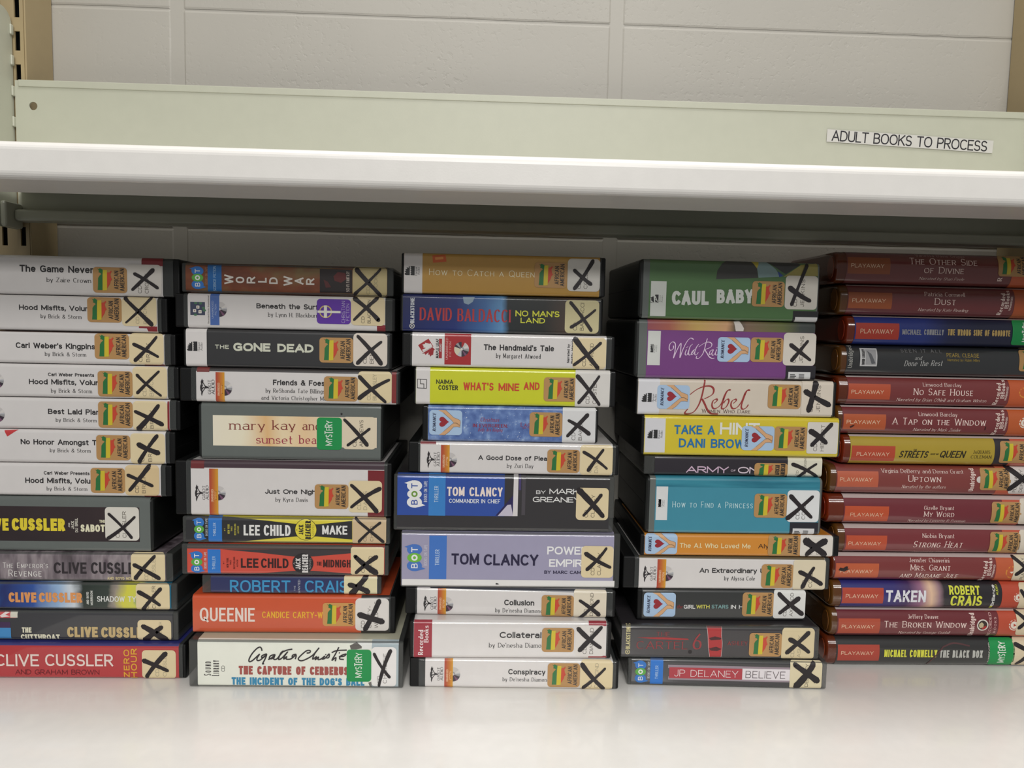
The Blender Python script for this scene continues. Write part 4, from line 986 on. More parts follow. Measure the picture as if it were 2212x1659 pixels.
    Tx(F, 'ROBERT', 'm', 540, 1095, 98, 211, (60, 146, 196)), Tx(F, 'CRAIS', 'm', 1228, 1620, 102, 212, (60, 146, 196)), Vx(F, 'THE', 'r', 1128, 1142, 150, 197, (206, 210, 216)), Vx(F, 'WANTED', 'r', 1165, 1185, 95, 222, (206, 210, 216)),
    CL(F, 1588, 56, 1892, 236, (222, 212, 172), ('CD', 'CRAIS'), [(1795, 66, 1655, 228, 56), (1640, 140, 1808, 202, 56)], rad=1.0, tx=(.4, .62))), dy=.002),
 b('H', 'v', 188, 2060, 240, 'orange-spined black case with cream capital letters', (195, 2000), (204, 84, 46), lambda F: (
    Rx(F, 1745, 240, 2000, 590, (50, 46, 46), full=True), Tx(F, 'QUEENIE', 'm', 262, 768, 352, 477, (232, 216, 206)), Tx(F, 'CANDICE CARTY-W', 'm', 835, 1392, 388, 446, (232, 178, 46), name='author_lettering'),
    AA(F, 1392, 306, 1692, 521, c=(200, 148, 84)), CL(F, 1692, 268, 2000, 561, (222, 217, 212), ('CD', 'CARTY-', 'WILLIAMS'), [(1732, 415, 1938, 478, 62), (1910, 290, 1782, 548, 50)], tx=(.28, .48))), topcol=(200, 84, 48)),
 b('H', 'c', 155, 2132, 652, 'thick clear case with cream spine and handwritten signature', (240, 2088), (230, 232, 220), lambda F: (
    inklines(F, [[(345, 195), (335, 150), (300, 122), (230, 160), (140, 260), (80, 370), (85, 425), (150, 400), (240, 320), (295, 270), (250, 340), (245, 395), (300, 395), (370, 340), (440, 265), (350, 300), (345, 340), (400, 320), (445, 275), (410, 370), (360, 465), (385, 465)],
       [(480, 378), (540, 350), (615, 280), (530, 300), (500, 350), (560, 360), (615, 285), (590, 370), (650, 370), (720, 290), (790, 205), (735, 250), (690, 375), (760, 350), (880, 220), (820, 300), (800, 370), (860, 320), (850, 370), (950, 365), (1050, 275), (985, 290), (980, 335), (1055, 290), (1040, 365)], [(740, 245), (850, 190), (970, 165)],
       [(1280, 245), (1340, 235), (1345, 195), (1270, 200), (1160, 290), (1100, 365), (1150, 405), (1250, 380), (1400, 290), (1530, 140), (1440, 260), (1400, 370), (1480, 320), (1450, 385), (1520, 330), (1510, 380), (1570, 370), (1650, 310), (1600, 370), (1660, 350), (1740, 265), (1735, 335), (1690, 350)], [(1670, 275), (1674, 279)], [(1940, 130), (1870, 270), (1800, 395), (1880, 340), (1870, 410)], [(1800, 235), (1900, 195), (2100, 185)], [(1950, 240), (1956, 244)], [(1950, 320), (2050, 310), (2090, 265), (1990, 300), (1960, 365), (2040, 380)]],
       1.05, 'signature_lettering', (40, 34, 38), crop='ag'),
    Tx(F, 'THE CAPTURE OF CERBERUS', 'h', 620, 1625, 890, 968, (160, 78, 72)), Tx(F, "THE INCIDENT OF THE DOG'S BALL", 'h', 555, 1775, 995, 1064, (52, 134, 174)),
    Vx(F, 'Sound', 'sl', 300, 365, 845, 975, (62, 58, 58)), Vx(F, 'Library', 'sl', 372, 438, 835, 978, (62, 58, 58)), Vx(F, 'CD', 'r', 460, 492, 885, 938, (62, 58, 58)),
    Gx(F, [(1640, 700), (1700, 672), (1752, 690), (1750, 725), (1700, 735), (1650, 735)], (96, 92, 88), 'picture_print'), Gx(F, [(1700, 670), (1845, 675), (1842, 730), (1752, 735), (1760, 712)], (226, 228, 224), 'picture_print', h=H2), Rx(F, 1842, 652, 2088, 1095, (170, 184, 190), 'picture_print'), Gx(F, [(1810, 1040), (1842, 1030), (1842, 1085), (1825, 1080)], (110, 106, 102), 'picture_print'),
    MYS(F, 1612, 736, 1838, 1030), CL(F, 1840, 713, 2068, 1074, (232, 229, 227), ('CD', 'CHRISTIE'), [(1865, 775, 2005, 988, 32), (2015, 745, 1908, 1068, 34)], tx=(.38, .62))), topcol=(188, 186, 164), rz=-.5),
]
build(1, (640, 1487), S2)

# ---- middle stack
S3 = [
 b('I', 'v', 115, 1997, 84, 'gold-spined black case with thin pale title', (140, 1942), (186, 142, 60), lambda F: (
    Rx(F, 140, 60, 308, 415, W, full=True), HARPER(F, 145, 190, 285, 275), Gx(F, [(400, 92), (520, 84), (530, 150), (406, 160)], (206, 96, 48), 'ribbon_print'), Gx(F, [(425, 110), (500, 104), (502, 128), (427, 134)], (226, 150, 80), 'ribbon_print', h=H2),
    Tx(F, 'How to Catch a Queen', 'sl', 370, 1340, 226, 283, (240, 228, 196)), AA(F, 1338, 160, 1636, 391), CL(F, 1641, 126, 1940, 424, (210, 207, 200), ('CD', 'COLE'), [(1705, 230, 1855, 358, 42), (1875, 145, 1705, 398, 44)], tx=(.42, .62)))),
 b('I', 'v', 105, 1972, 462, 'black case with dark blue spine and red serif lettering', (130, 1935), A_BAL, lambda F: (
    Vx(F, 'BLACKSTONE', 'b', 198, 235, 482, 712, (216, 220, 226)), circ(F, 213, 740, 24, (206, 204, 190), ring=.72), Gx(F, [(206, 728), (224, 740), (206, 752)], (206, 204, 190), 'play_mark'),
    Gx(F, [(680, 475), (790, 476), (770, 520), (730, 545), (690, 530)], (150, 172, 190), 'cloud_print'),
    Tx(F, 'DAVID', 'cs', 283, 580, 575, 690, (176, 52, 56)), Tx(F, 'BALDACCI', 'cs', 630, 1120, 588, 702, (176, 52, 56)), title(F, "NO MAN'S", 1163, 1568, 602, 656, (216, 218, 66)), title(F, 'LAND', 1210, 1435, 667, 716, (216, 218, 66)),
    CL(F, 1618, 506, 1930, 807, (206, 196, 152), ('CD', 'BALDACCI'), [(1670, 525, 1858, 782, 40), (1897, 594, 1674, 752, 31)], tx=(.36, .56)))),
 b('I', 'v', 120, 2082, 812, 'white-spined case with red leaf logo and red band', (215, 2002), W, lambda F: (
    Gx(F, [(138, 350), (520, 110), (700, 395), (305, 605)], (160, 40, 46), 'publisher_logo', crop='ml'),
    Gx(F, [(670, 400), (600, 275), (570, 300), (400, 260), (395, 305), (295, 330), (345, 385), (330, 435), (425, 455), (285, 520), (325, 590)], W, 'publisher_logo', crop='ml', h=H2),
    Gx(F, [(285, 658), (670, 425), (760, 520), (715, 540), (690, 715), (650, 705), (588, 775), (562, 690), (510, 705), (525, 610), (405, 710), (385, 655)], (150, 36, 42), 'publisher_logo', crop='ml'),
    Vx(F, 'MAPLE LEAF', 'b', 432, 458, 858, 1035, K), Rx(F, 460, 858, 488, 1037, (160, 40, 46), 'logo_bar'), Vx(F, 'AUDIO', 'b', 467, 482, 905, 978, W, h=H3),
    Rx(F, 512, 812, 755, 1096, (164, 38, 42)), Vx(F, 'UNABRIDGED', 's', 525, 543, 850, 1048, (236, 200, 196)), Vx(F, 'FICTION', 's', 555, 572, 885, 1020, (236, 200, 196)), disc2(F, 668, 955, 68),
    title(F, "The Handmaid's Tale", 872, 1518, 915, 968), author(F, 'by Margaret Atwood', 985, 1395, 996, 1038), Vx(F, 'Narrated by', 'b', 1638, 1660, 908, 1080, K), Vx(F, 'Betty Harris', 'b', 1675, 1697, 862, 1085, K),
    CL(F, 1689, 850, 1996, 1134, TAN, ('CD', 'ATWOOD'), [(1712, 862, 1920, 1126, 52), (1946, 898, 1700, 1098, 35)], tx=(.40, .62))), sleeve=(200, 2050)),
 b('J', 'v', 230, 2093, 70, 'acid yellow-spined black case with orange-red title', (250, 2030), (206, 210, 36), lambda F: (
    Rx(F, 250, 40, 378, 400, W, full=True), inklines(F, [[(263, 165), (348, 170)], [(348, 170), (346, 250)], [(346, 250), (263, 246)], [(263, 246), (263, 165)], [(290, 168), (290, 208)], [(290, 208), (322, 210)], [(322, 210), (322, 248)]], .5, 'publisher_logo', (60, 58, 58)),
    title(F, 'NAIMA', 435, 592, 170, 210, (52, 56, 26)), title(F, 'COSTER', 455, 635, 222, 265, (52, 56, 26)), title(F, "WHAT'S", 685, 962, 197, 268, (200, 68, 42)), title(F, 'MINE', 1008, 1198, 205, 274, (200, 68, 42)), title(F, 'AND', 1240, 1385, 195, 264, (200, 68, 42)),
    AA(F, 1423, 150, 1722, 371), CL(F, 1712, 78, 2030, 420, (216, 213, 208), ('CD', 'COSTER'), [(1733, 138, 1932, 398, 40), (1932, 140, 1744, 382, 34)], rad=.6, tx=(.42, .62)))),
 b('J', 'v', 308, 1928, 415, 'case with snowy blue spine and heart sticker', (362, 1900), A_EVE, lambda F: (
    ROM(F, 372, 451, 673, 678), Tx(F, 'Christmas', 'si', 840, 1012, 520, 556, (150, 40, 66)), Tx(F, 'IN EVERGREEN:', 'sb', 772, 1092, 578, 608, (140, 36, 62)), Tx(F, 'Bells Are Ringing', 'si', 820, 1042, 615, 646, (150, 40, 66)),
    Tx(F, 'Lac', 'sc', 1213, 1300, 565, 602, (150, 40, 66)), Tx(F, 'USA TO', 'b', 1225, 1300, 608, 620, (150, 40, 66)), AA(F, 1292, 471, 1593, 694), CL(F, 1594, 432, 1898, 756, (216, 216, 216), ('CD', 'BAKER'), [(1652, 545, 1838, 668, 40), (1825, 495, 1640, 688, 40)], rad=.8, tx=(.40, .60)),
    [laid(F, 'snowflake_print', sum([ellp(random.uniform(F.P(680, 560)[0], F.P(1290, 560)[0]), random.uniform(1, F.H - 1), rr, rr, 6) for rr in [random.choice((.12, .16, .22, .3)) for _ in range(70)]], []), pm((206, 216, 232)), H1, F.part)])),
 b('J', 'v', 178, 2120, 748, 'white-spined black case with plain tan label and orange band', (290, 2058), W, lambda F: (
    Rx(F, 290, 742, 434, 764, (128, 48, 52), 'cover_edge'), griot(F, (348, 825, 470, 985), (478, 770, 558, 1025), 908, 68), title(F, 'A Good Dose of Pleas', 822, 1485, 870, 912), author(F, 'by Zuri Day', 1085, 1328, 945, 981),
    AA(F, 1455, 813, 1753, 1025), CL(F, 1756, 774, 2056, 1048, TAN, ('CD', 'DAY'), [(1790, 835, 2002, 988, 31), (1970, 815, 1832, 1003, 35)], faint=1, tx=(.36, .56))), sleeve=(272, 2088), rz=-.8),
 b('K', 'c', 45, 2078, 108, 'thick clear case with royal blue and black spine', (78, 2032), (50, 48, 50), lambda F: (
    Rx(F, 78, 95, 1063, 484, (46, 78, 160), 'colour_field'), Rx(F, 366, 95, 520, 484, (56, 128, 198), h=H2), BOT(F, 158, 155, 352, 415, cols=((232, 232, 232), (232, 232, 232), (110, 150, 60), (46, 78, 160)), tape=(226, 228, 232)), Vx(F, 'THRILLER', 'r', 418, 455, 210, 360, (196, 216, 236), h=H3),
    Tx(F, 'TOM CLANCY', 'b', 535, 1045, 222, 306, (236, 220, 212), h=H3), Tx(F, 'COMMANDER IN CHIEF', 'm', 553, 1023, 331, 368, (226, 230, 236), h=H3),
    Gx(F, [(980, 484), (1062, 390), (1148, 290), (1150, 488)], (40, 34, 84), 'picture_print', h=H2), Gx(F, [(1000, 486), (1090, 385), (1122, 382), (1140, 488)], (196, 190, 206), 'picture_print', h=H2 + .05), Gx(F, [(1150, 100), (1192, 100), (1182, 488), (1138, 488)], (216, 212, 212), 'picture_print', h=H2 + .08), Rx(F, 1196, 100, 1216, 250, (70, 60, 110), 'picture_print'), Rx(F, 1222, 105, 1255, 480, (74, 70, 76), 'picture_print'),
    Tx(F, 'BY', 'bw', 1353, 1440, 252, 285, (222, 222, 220)), Tx(F, 'MARK', 'bw', 1475, 1755, 238, 287, (222, 222, 220)), Tx(F, 'GREANEY', 'bw', 1322, 1760, 313, 362, (222, 222, 220)),
    CL(F, 1720, 229, 2017, 524, TAN, ('CD', 'CLANCY'), [(1750, 252, 1965, 488, 58), (1950, 294, 1788, 482, 34)], tx=(.38, .58)))),
 b('K', 'c', 108, 2132, 636, 'thick clear case with lavender spine and stencil lettering', (120, 2072), (160, 156, 182), lambda F: (
    Rx(F, 120, 1075, 2072, 1150, (228, 226, 224), 'colour_field'), Gx(F, [(978, 1110), (990, 1102), (1015, 1112), (1000, 1117), (985, 1117)], K, 'ink_smudge', h=H2), BOT(F, 158, 742, 352, 998, cols=((72, 116, 192), (112, 184, 62), (236, 236, 240), (236, 236, 240)), tape=(206, 204, 216)), Rx(F, 370, 668, 530, 1068, (66, 116, 194)), Vx(F, 'THRILLER', 'r', 425, 463, 795, 940, (196, 214, 236)),
    Tx(F, 'TOM', 'b', 575, 828, 832, 934, (36, 30, 62)), Tx(F, 'CLANCY', 'b', 872, 1372, 840, 942, (36, 30, 62)), Tx(F, 'POWER', 'b', 1455, 1830, 768, 842, (234, 234, 238)), Tx(F, 'EMPIRE', 'b', 1472, 1840, 885, 955, (234, 234, 238)), Tx(F, 'BY MARC CAM', 'b', 1428, 1765, 989, 1020, (36, 30, 62), name='author_lettering'),
    CL(F, 1768, 763, 2062, 1054, TAN, ('CD', 'CLANCY'), [(1810, 832, 2032, 958, 40), (1998, 784, 1820, 978, 34)], tx=(.42, .62)))),
 b('L', 'v', 150, 2087, 92, 'white-spined black case with one-word title under the lavender case', (260, 1998), W, lambda F: (
    Gx(F, [(380, 84), (1998, 106), (1998, 136), (380, 90)], (54, 58, 68), 'cover_edge'), griot(F, (318, 155, 440, 300), (448, 92, 525, 365), 235, 68), title(F, 'Collusion', 1060, 1337, 195, 245), author(F, "by De'nesha Diamond", 978, 1412, 273, 311),
    AA(F, 1402, 151, 1698, 375), CL(F, 1698, 110, 1997, 394, (220, 210, 190), ('CD', 'DIAMOND'), [(1755, 200, 1928, 328, 40), (1925, 204, 1750, 363, 38)], rad=1.6, tx=(.42, .60))), sleeve=(245, 2060), rz=-1.6),
 b('L', 'v', 190, 2050, 392, 'white-spined black case with crimson end panel', (230, 2002), W, lambda F: (
    Rx(F, 230, 365, 396, 740, (158, 46, 60), full=True), Vx(F, 'Recorded', 'sb', 270, 315, 470, 700, (232, 220, 220)), Vx(F, 'Books', 'sb', 322, 364, 430, 585, (232, 220, 220)), Rx(F, 325, 592, 360, 628, (232, 220, 220), 'play_mark'), Gx(F, [(332, 600), (354, 610), (332, 620)], (158, 46, 60), 'play_mark', h=H2),
    title(F, 'Collateral', 1018, 1402, 490, 545), author(F, "by De'nesha Diamon", 920, 1430, 591, 632), Rx(F, 1838, 398, 2000, 434, (150, 44, 58), 'red_edge'), Rx(F, 1832, 708, 1998, 726, (150, 44, 58), 'red_edge'),
    AA(F, 1406, 452, 1701, 672), CL(F, 1712, 428, 1990, 712, (220, 215, 210), ('CD', 'DIAMOND'), [(1740, 458, 1942, 632, 44), (1952, 446, 1752, 656, 44)], tx=(.38, .60)))),
 b('L', 'v', 190, 2117, 740, 'white-spined black case with orange band', (335, 2058), W, lambda F: (
    griot(F, (378, 803, 500, 952), (510, 740, 588, 1010), 878, 68), title(F, 'Conspiracy', 1097, 1438, 832, 880), author(F, "by De'nesha Diamond", 1045, 1475, 908, 943),
    AA(F, 1458, 776, 1755, 995), CL(F, 1757, 753, 2056, 1026, TAN, ('CD', 'DIAMOND'), [(1776, 788, 1972, 1008, 44), (1986, 824, 1784, 998, 30)], faint=1, tx=(.36, .56))), sleeve=(275, 2090), rz=-1.0),
]
def disc2(F, x, y, r): disc(F, x, y, r)
build(2, (1110, 1488.6), S3)

# ---- fourth stack
BAR = (212, 212, 212)
def barcode(F, x0, y0, x1, y1):
    Rx(F, x0, y0, x1, y1, BAR, 'barcode_label', h=H2); w = x1 - x0
    for k in range(4): Rx(F, x0 + w * .48, y0 + (y1 - y0) * (.30 + .17 * k), x0 + w * .72, y0 + (y1 - y0) * (.38 + .17 * k), (50, 50, 52), 'barcode_line', h=H3)
    for k in range(3): Rx(F, x0 + w * .08, y0 + (y1 - y0) * (.32 + .22 * k), x0 + w * (.30 + .05 * (k % 2)), y0 + (y1 - y0) * (.44 + .22 * k), (70, 70, 72), 'barcode_line', h=H3)
S4 = [
 b('M', 'g', 350, 2025, 98, 'thick grey case with green spine and bold white title', (443, 1988), (76, 114, 66), lambda F: (
    Gx(F, [(1050, 268), (1062, 190), (1105, 125), (1150, 90), (1385, 90), (1425, 160), (1435, 258)], (66, 66, 64), 'picture_print'), Gx(F, [(1385, 90), (1520, 90), (1600, 180), (1640, 245), (1440, 255), (1425, 160)], (130, 156, 158), 'picture_print'), Gx(F, [(1380, 92), (1450, 92), (1425, 170)], (186, 172, 66), 'picture_print', h=H2),
    Gx(F, [(1520, 92), (1800, 92), (1830, 135), (1690, 222)], (58, 58, 58), 'picture_print', h=H2), Gx(F, [(1670, 245), (1830, 140), (1985, 92), (1985, 240)], (160, 150, 82), 'picture_print'), Gx(F, [(1615, 195), (1668, 238), (1630, 250)], (52, 76, 150), 'picture_print', h=H2),
    Rx(F, 447, 286, 590, 607, (206, 210, 204), h=H2), HARPER(F, 440, 410, 562, 486, full=True), Tx(F, 'CAUL', 'h', 643, 982, 375, 505, (212, 216, 210), ang=1.3), Tx(F, 'BABY', 'h', 1055, 1392, 364, 490, (212, 216, 210), ang=1.3),
    Rx(F, 1755, 562, 1987, 660, (34, 34, 38), 'label_block'), Rx(F, 1775, 618, 1978, 660, BAR, 'barcode_label', h=H2), AA(F, 1379, 288, 1676, 522), CL(F, 1683, 238, 1980, 547, (210, 205, 195), ('CD', 'JERKINS'), [(1728, 350, 1908, 468, 48), (1885, 142, 1742, 502, 38)], tx=(.38, .60))), rz=2.0, dy=-.002),
 b('M', 'g', 310, 1972, 648, 'thick grey case with purple spine and white script title', (420, 1962), (118, 62, 128), lambda F: (
    Rx(F, 422, 640, 1962, 748, A_WIL, 'picture_print'), Gx(F, [(1215, 660), (1270, 655), (1305, 720), (1300, 746), (1230, 746)], (214, 206, 200), 'picture_print', h=H2), Rx(F, 421, 743, 537, 1058, (208, 210, 206), h=H2), HARPER(F, 408, 865, 508, 940, full=False),
    inklines(F, [[(390, 430), (380, 520), (300, 580), (245, 530), (260, 390), (330, 305), (400, 300), (455, 380), (440, 600), (390, 840), (500, 590), (640, 340), (635, 560), (610, 830), (700, 580), (820, 330), (930, 190), (1000, 165), (1070, 205)], [(830, 560), (790, 670), (800, 735), (860, 720), (920, 560), (960, 450), (1040, 370), (960, 450), (905, 640), (920, 735), (990, 715), (1100, 560), (1030, 620), (1000, 700), (1030, 725), (1110, 640), (1170, 480), (1250, 375), (1180, 470), (1115, 650), (1130, 735), (1190, 715), (1235, 655)], [(830, 495), (885, 450)],
       [(1545, 185), (1500, 330), (1440, 570), (1370, 730), (1260, 845), (1170, 850), (1180, 780)], [(1255, 460), (1400, 360), (1530, 305), (1640, 310), (1700, 380), (1650, 480), (1480, 560), (1540, 690), (1610, 800), (1700, 855), (1780, 845)], [(1750, 560), (1660, 590), (1610, 690), (1640, 725), (1720, 640), (1750, 560), (1700, 690), (1730, 750), (1800, 700), (1860, 560), (1820, 690), (1850, 745), (1900, 710)], [(1860, 495), (1890, 480)]], .62, 'title_lettering', (222, 200, 224), crop='wi', nib=.5),
    ROM(F, 1063, 803, 1362, 1028), AA(F, 1366, 805, 1665, 1030), Rx(F, 1688, 1065, 1962, 1200, (36, 34, 40), 'label_block'), barcode(F, 1712, 1122, 1915, 1185), CL(F, 1666, 763, 1964, 1062, (212, 205, 194), ('CD', 'JENKINS'), [(1735, 872, 1912, 1012, 38), (1890, 838, 1742, 1015, 36)], tx=(.40, .62))), rz=2.0),
 b('N', 'v', 318, 2167, 86, 'cream-spined black case with large red script title', (335, 2127), (214, 202, 186), lambda F: (
    Rx(F, 335, 80, 530, 415, (216, 216, 220), full=True), HARPER(F, 365, 208, 505, 290), ROM(F, 508, 136, 806, 354),
    inklines(F, [[(775, 85), (745, 230), (700, 450), (620, 700), (500, 890), (380, 960), (270, 970), (240, 930), (310, 845)], [(370, 460), (560, 320), (760, 240), (930, 240), (1005, 330), (960, 460), (760, 570)], [(700, 580), (770, 720), (840, 870), (940, 960), (1110, 975)]], 1.15, 'title_lettering', (150, 52, 50), crop='re', nib=.55),
    inklines(F, [[(1015, 690), (1090, 620), (1080, 575), (990, 620), (955, 740), (1000, 830), (1110, 800), (1210, 690), (1290, 480), (1370, 350), (1445, 335), (1370, 360), (1290, 520), (1210, 815), (1320, 800), (1400, 660), (1390, 580), (1320, 610), (1270, 680)], [(1525, 690), (1600, 620), (1580, 580), (1490, 630), (1460, 740), (1510, 830), (1620, 800), (1740, 650), (1830, 430), (1900, 340), (1955, 345), (1880, 370), (1790, 580), (1735, 770), (1770, 845), (1860, 810), (1920, 730)]], 1.0, 'title_lettering', (150, 52, 50), crop='re', nib=.55),
    Tx(F, 'Women Who Dare', 'sc', 918, 1365, 358, 391, (86, 60, 54), name='series_lettering'), AA(F, 1526, 130, 1828, 352), CL(F, 1835, 92, 2122, 408, (216, 205, 190), ('CD', 'JENKINS'), [(1872, 195, 2085, 318, 58), (1968, 118, 1898, 368, 62)], rad=.5, tx=(.38, .60)))),
 b('N', 'v', 368, 2207, 424, 'yellow-spined black case with blue and white title letters', (395, 2182), (214, 194, 48), lambda F: (
    Rx(F, 395, 440, 582, 753, (214, 214, 218)), HARPER(F, 418, 545, 560, 625), title(F, 'TAKE A', 665, 1040, 505, 588, (36, 112, 168)), title(F, 'HINT', 1085, 1450, 482, 592, (224, 224, 214)), title(F, 'DANI BROWN', 708, 1385, 630, 713, (36, 112, 168)),
    ROM(F, 1284, 513, 1583, 735), AA(F, 1584, 517, 1883, 737), CL(F, 1884, 476, 2168, 766, (214, 209, 201), ('CD', 'HIBBERT'), [(1920, 560, 2058, 665, 54), (2110, 496, 1928, 686, 46)], rad=1.4, tx=(.34, .56)))),
 b('N', 'c', 390, 2032, 786, 'slim clear case with black spine and metallic title', (488, 2010), (38, 33, 42), lambda F: (
    Tx(F, 'ARMY', 'bw', 775, 1165, 882, 942, (206, 178, 200)), Tx(F, 'OF', 'b', 1185, 1228, 912, 930, (206, 190, 204)), Tx(F, 'ONE', 'bw', 1250, 1520, 888, 948, (216, 200, 212)), AA(F, 1400, 852, 1706, 985), CL(F, 1706, 792, 2022, 990, (218, 214, 196), ('CD', 'HENDERSON'), [(1752, 862, 1980, 976, 34), (1970, 860, 1808, 976, 28)], rad=1.0, tx=(.32, .54))), dy=.003),
 b('O', 'g', 410, 2047, 88, 'thick grey case with teal spine and thin white title', (497, 2007), (62, 140, 162), lambda F: (
    Rx(F, 497, 70, 2007, 186, A_TEAL, 'picture_print'), Rx(F, 498, 173, 604, 481, (216, 218, 218), h=H2), HARPER(F, 480, 290, 577, 362, full=False), Tx(F, 'How to Find a Princess', 'sl', 648, 1387, 314, 369, (196, 226, 230)),
    AA(F, 1399, 240, 1698, 460), Rx(F, 1725, 504, 1985, 640, (36, 36, 44), 'label_block'), barcode(F, 1752, 560, 1950, 625), CL(F, 1700, 208, 1996, 500, (222, 224, 224), ('CD', 'COLE'), [(1736, 262, 1922, 456, 42), (1936, 266, 1704, 464, 40)], tx=(.40, .58)))),
 b('O', 'v', 358, 2190, 616, 'slim orange-spined black case with pale blue heart sticker', (395, 2122), (210, 138, 48), lambda F: (
    ROM(F, 396, 612, 693, 794), Tx(F, 'The A.I. Who Loved Me', 'm', 715, 1367, 696, 739, (232, 222, 176)), Tx(F, 'Alyssa', 'm', 1438, 1640, 702, 742, (66, 40, 24), name='author_lettering'), AA(F, 1526, 626, 1822, 812), CL(F, 1822, 622, 2120, 815, (218, 212, 203), ('CD', 'COLE'), [(1875, 675, 2045, 796, 68), (2050, 675, 1880, 796, 58)], rad=1.4, tx=(.38, .58)))),
 b('O', 'v', 200, 2107, 820, 'white-spined black case below the slim orange-spined case', (345, 2053), W, lambda F: (
    Rx(F, 345, 815, 2053, 842, (96, 84, 62), 'cover_edge'), griot(F, (380, 900, 500, 1055), (508, 842, 588, 1115), 975, 70), title(F, 'An Extraordinary Un', 898, 1535, 925, 968), author(F, 'by Alyssa Cole', 1125, 1407, 1000, 1036), AA(F, 1465, 888, 1761, 1105),
    CL(F, 1756, 850, 2053, 1122, (218, 206, 178), ('CD', 'COLE'), [(1818, 958, 2012, 1068, 46), (1946, 920, 1840, 1098, 38)], rad=2, tx=(.40, .60))), sleeve=(305, 2090)),
 b('P', 'v', 330, 1882, 100, 'black-spined case with multicoloured title and pale blue heart sticker', (380, 1872), (46, 48, 48), lambda F: (
    ROM(F, 384, 128, 677, 347), Tx(F, 'the', 'si', 688, 740, 240, 272, (150, 50, 50)), title(F, 'GIRL', 752, 858, 240, 275, (222, 222, 220)), title(F, 'WITH', 868, 990, 239, 273, (214, 208, 96)), title(F, 'STARS', 1008, 1163, 239, 273, (126, 166, 166)), title(F, 'IN HE', 1185, 1330, 241, 276, (222, 222, 220)),
    AA(F, 1290, 128, 1582, 345), CL(F, 1576, 106, 1868, 364, (220, 220, 216), ('CD', 'AXELROD'), [(1628, 140, 1836, 322, 48), (1806, 180, 1632, 314, 42)], rad=2, tx=(.42, .62))), dy=.001),
 b('P', 'c', 180, 2007, 432, 'worn clear case with red-striped black spine', (186, 1975), (52, 49, 52), lambda F: (
    Vx(F, 'BLACKSTONE', 'b', 222, 262, 425, 645, (206, 196, 146)), circ(F, 236, 672, 22, (206, 196, 146), ring=.7), Gx(F, [(230, 662), (246, 672), (230, 682)], (206, 196, 146), 'play_mark'),
    circ(F, 810, 672, 18, (26, 18, 22), 'ink_smudge'), Tx(F, 'THE', 's', 500, 625, 490, 528, (150, 54, 58)), Gx(F, [(318, 540), (560, 538), (790, 550), (800, 562), (700, 562), (500, 556)], (166, 48, 50), 'brush_mark'), Tx(F, 'CARTEL', 's', 318, 790, 576, 645, (150, 54, 58)), Tx(F, '6', 's', 835, 918, 505, 648, (150, 54, 58)),
    Gx(F, [(965, 440), (1105, 445), (1100, 520), (1106, 600), (1095, 724), (990, 720), (975, 620), (972, 520)], (172, 48, 50), 'picture_print'), Gx(F, [(985, 545), (1040, 530), (1100, 545), (1090, 560), (1000, 565)], (70, 30, 34), 'picture_print', h=H2), Gx(F, [(985, 640), (1050, 625), (1100, 645), (1060, 665), (1000, 660)], (74, 30, 34), 'picture_print', h=H2),
    inklines(F, [[(966, 442), (974, 520), (978, 620), (990, 720)], [(1104, 446), (1100, 520), (1106, 600), (1096, 722)]], .3, 'outline_print', (206, 190, 190)),
    Tx(F, 'ASHLEY &', 's', 1155, 1392, 576, 612, (150, 54, 58), name='author_lettering'), AA(F, 1353, 498, 1651, 714), CL(F, 1651, 456, 1950, 745, (212, 196, 158), ('CD', 'ASHLEY'), [(1728, 556, 1898, 672, 44), (1898, 496, 1698, 678, 44)], faint=1, tx=(.40, .60))), rz=-.8),
 b('P', 'c', 240, 2077, 742, 'clear case with red and white title band', (275, 2032), (56, 56, 58), lambda F: (
    BOT(F, 298, 750, 442, 958), Rx(F, 445, 735, 562, 968, (36, 116, 204)), Vx(F, 'THRILLER', 'r', 490, 518, 798, 920, (186, 212, 236)),
    Rx(F, 608, 803, 1740, 834, (150, 136, 146), 'title_band'), Rx(F, 608, 910, 1740, 940, (150, 138, 146), 'title_band'), Rx(F, 618, 820, 1290, 919, (174, 60, 70), 'title_band', h=H2), Rx(F, 1290, 830, 1740, 932, (226, 220, 224), 'title_band', h=H2),
    Tx(F, 'JP DELANEY', 'l', 665, 1252, 840, 902, (236, 226, 226), h=H3, name='author_lettering'), Tx(F, 'BELIEVE', 'l', 1320, 1685, 850, 915, (70, 56, 60), h=H3), CL(F, 1727, 757, 2021, 1010, (218, 206, 172), ('CD', 'DELANEY'), [(1772, 790, 1975, 935, 56), (1945, 785, 1785, 985, 62)], rad=1.8, tx=(.36, .58))), rz=-2.4),
]
build(3, (1572, 1486), S4)

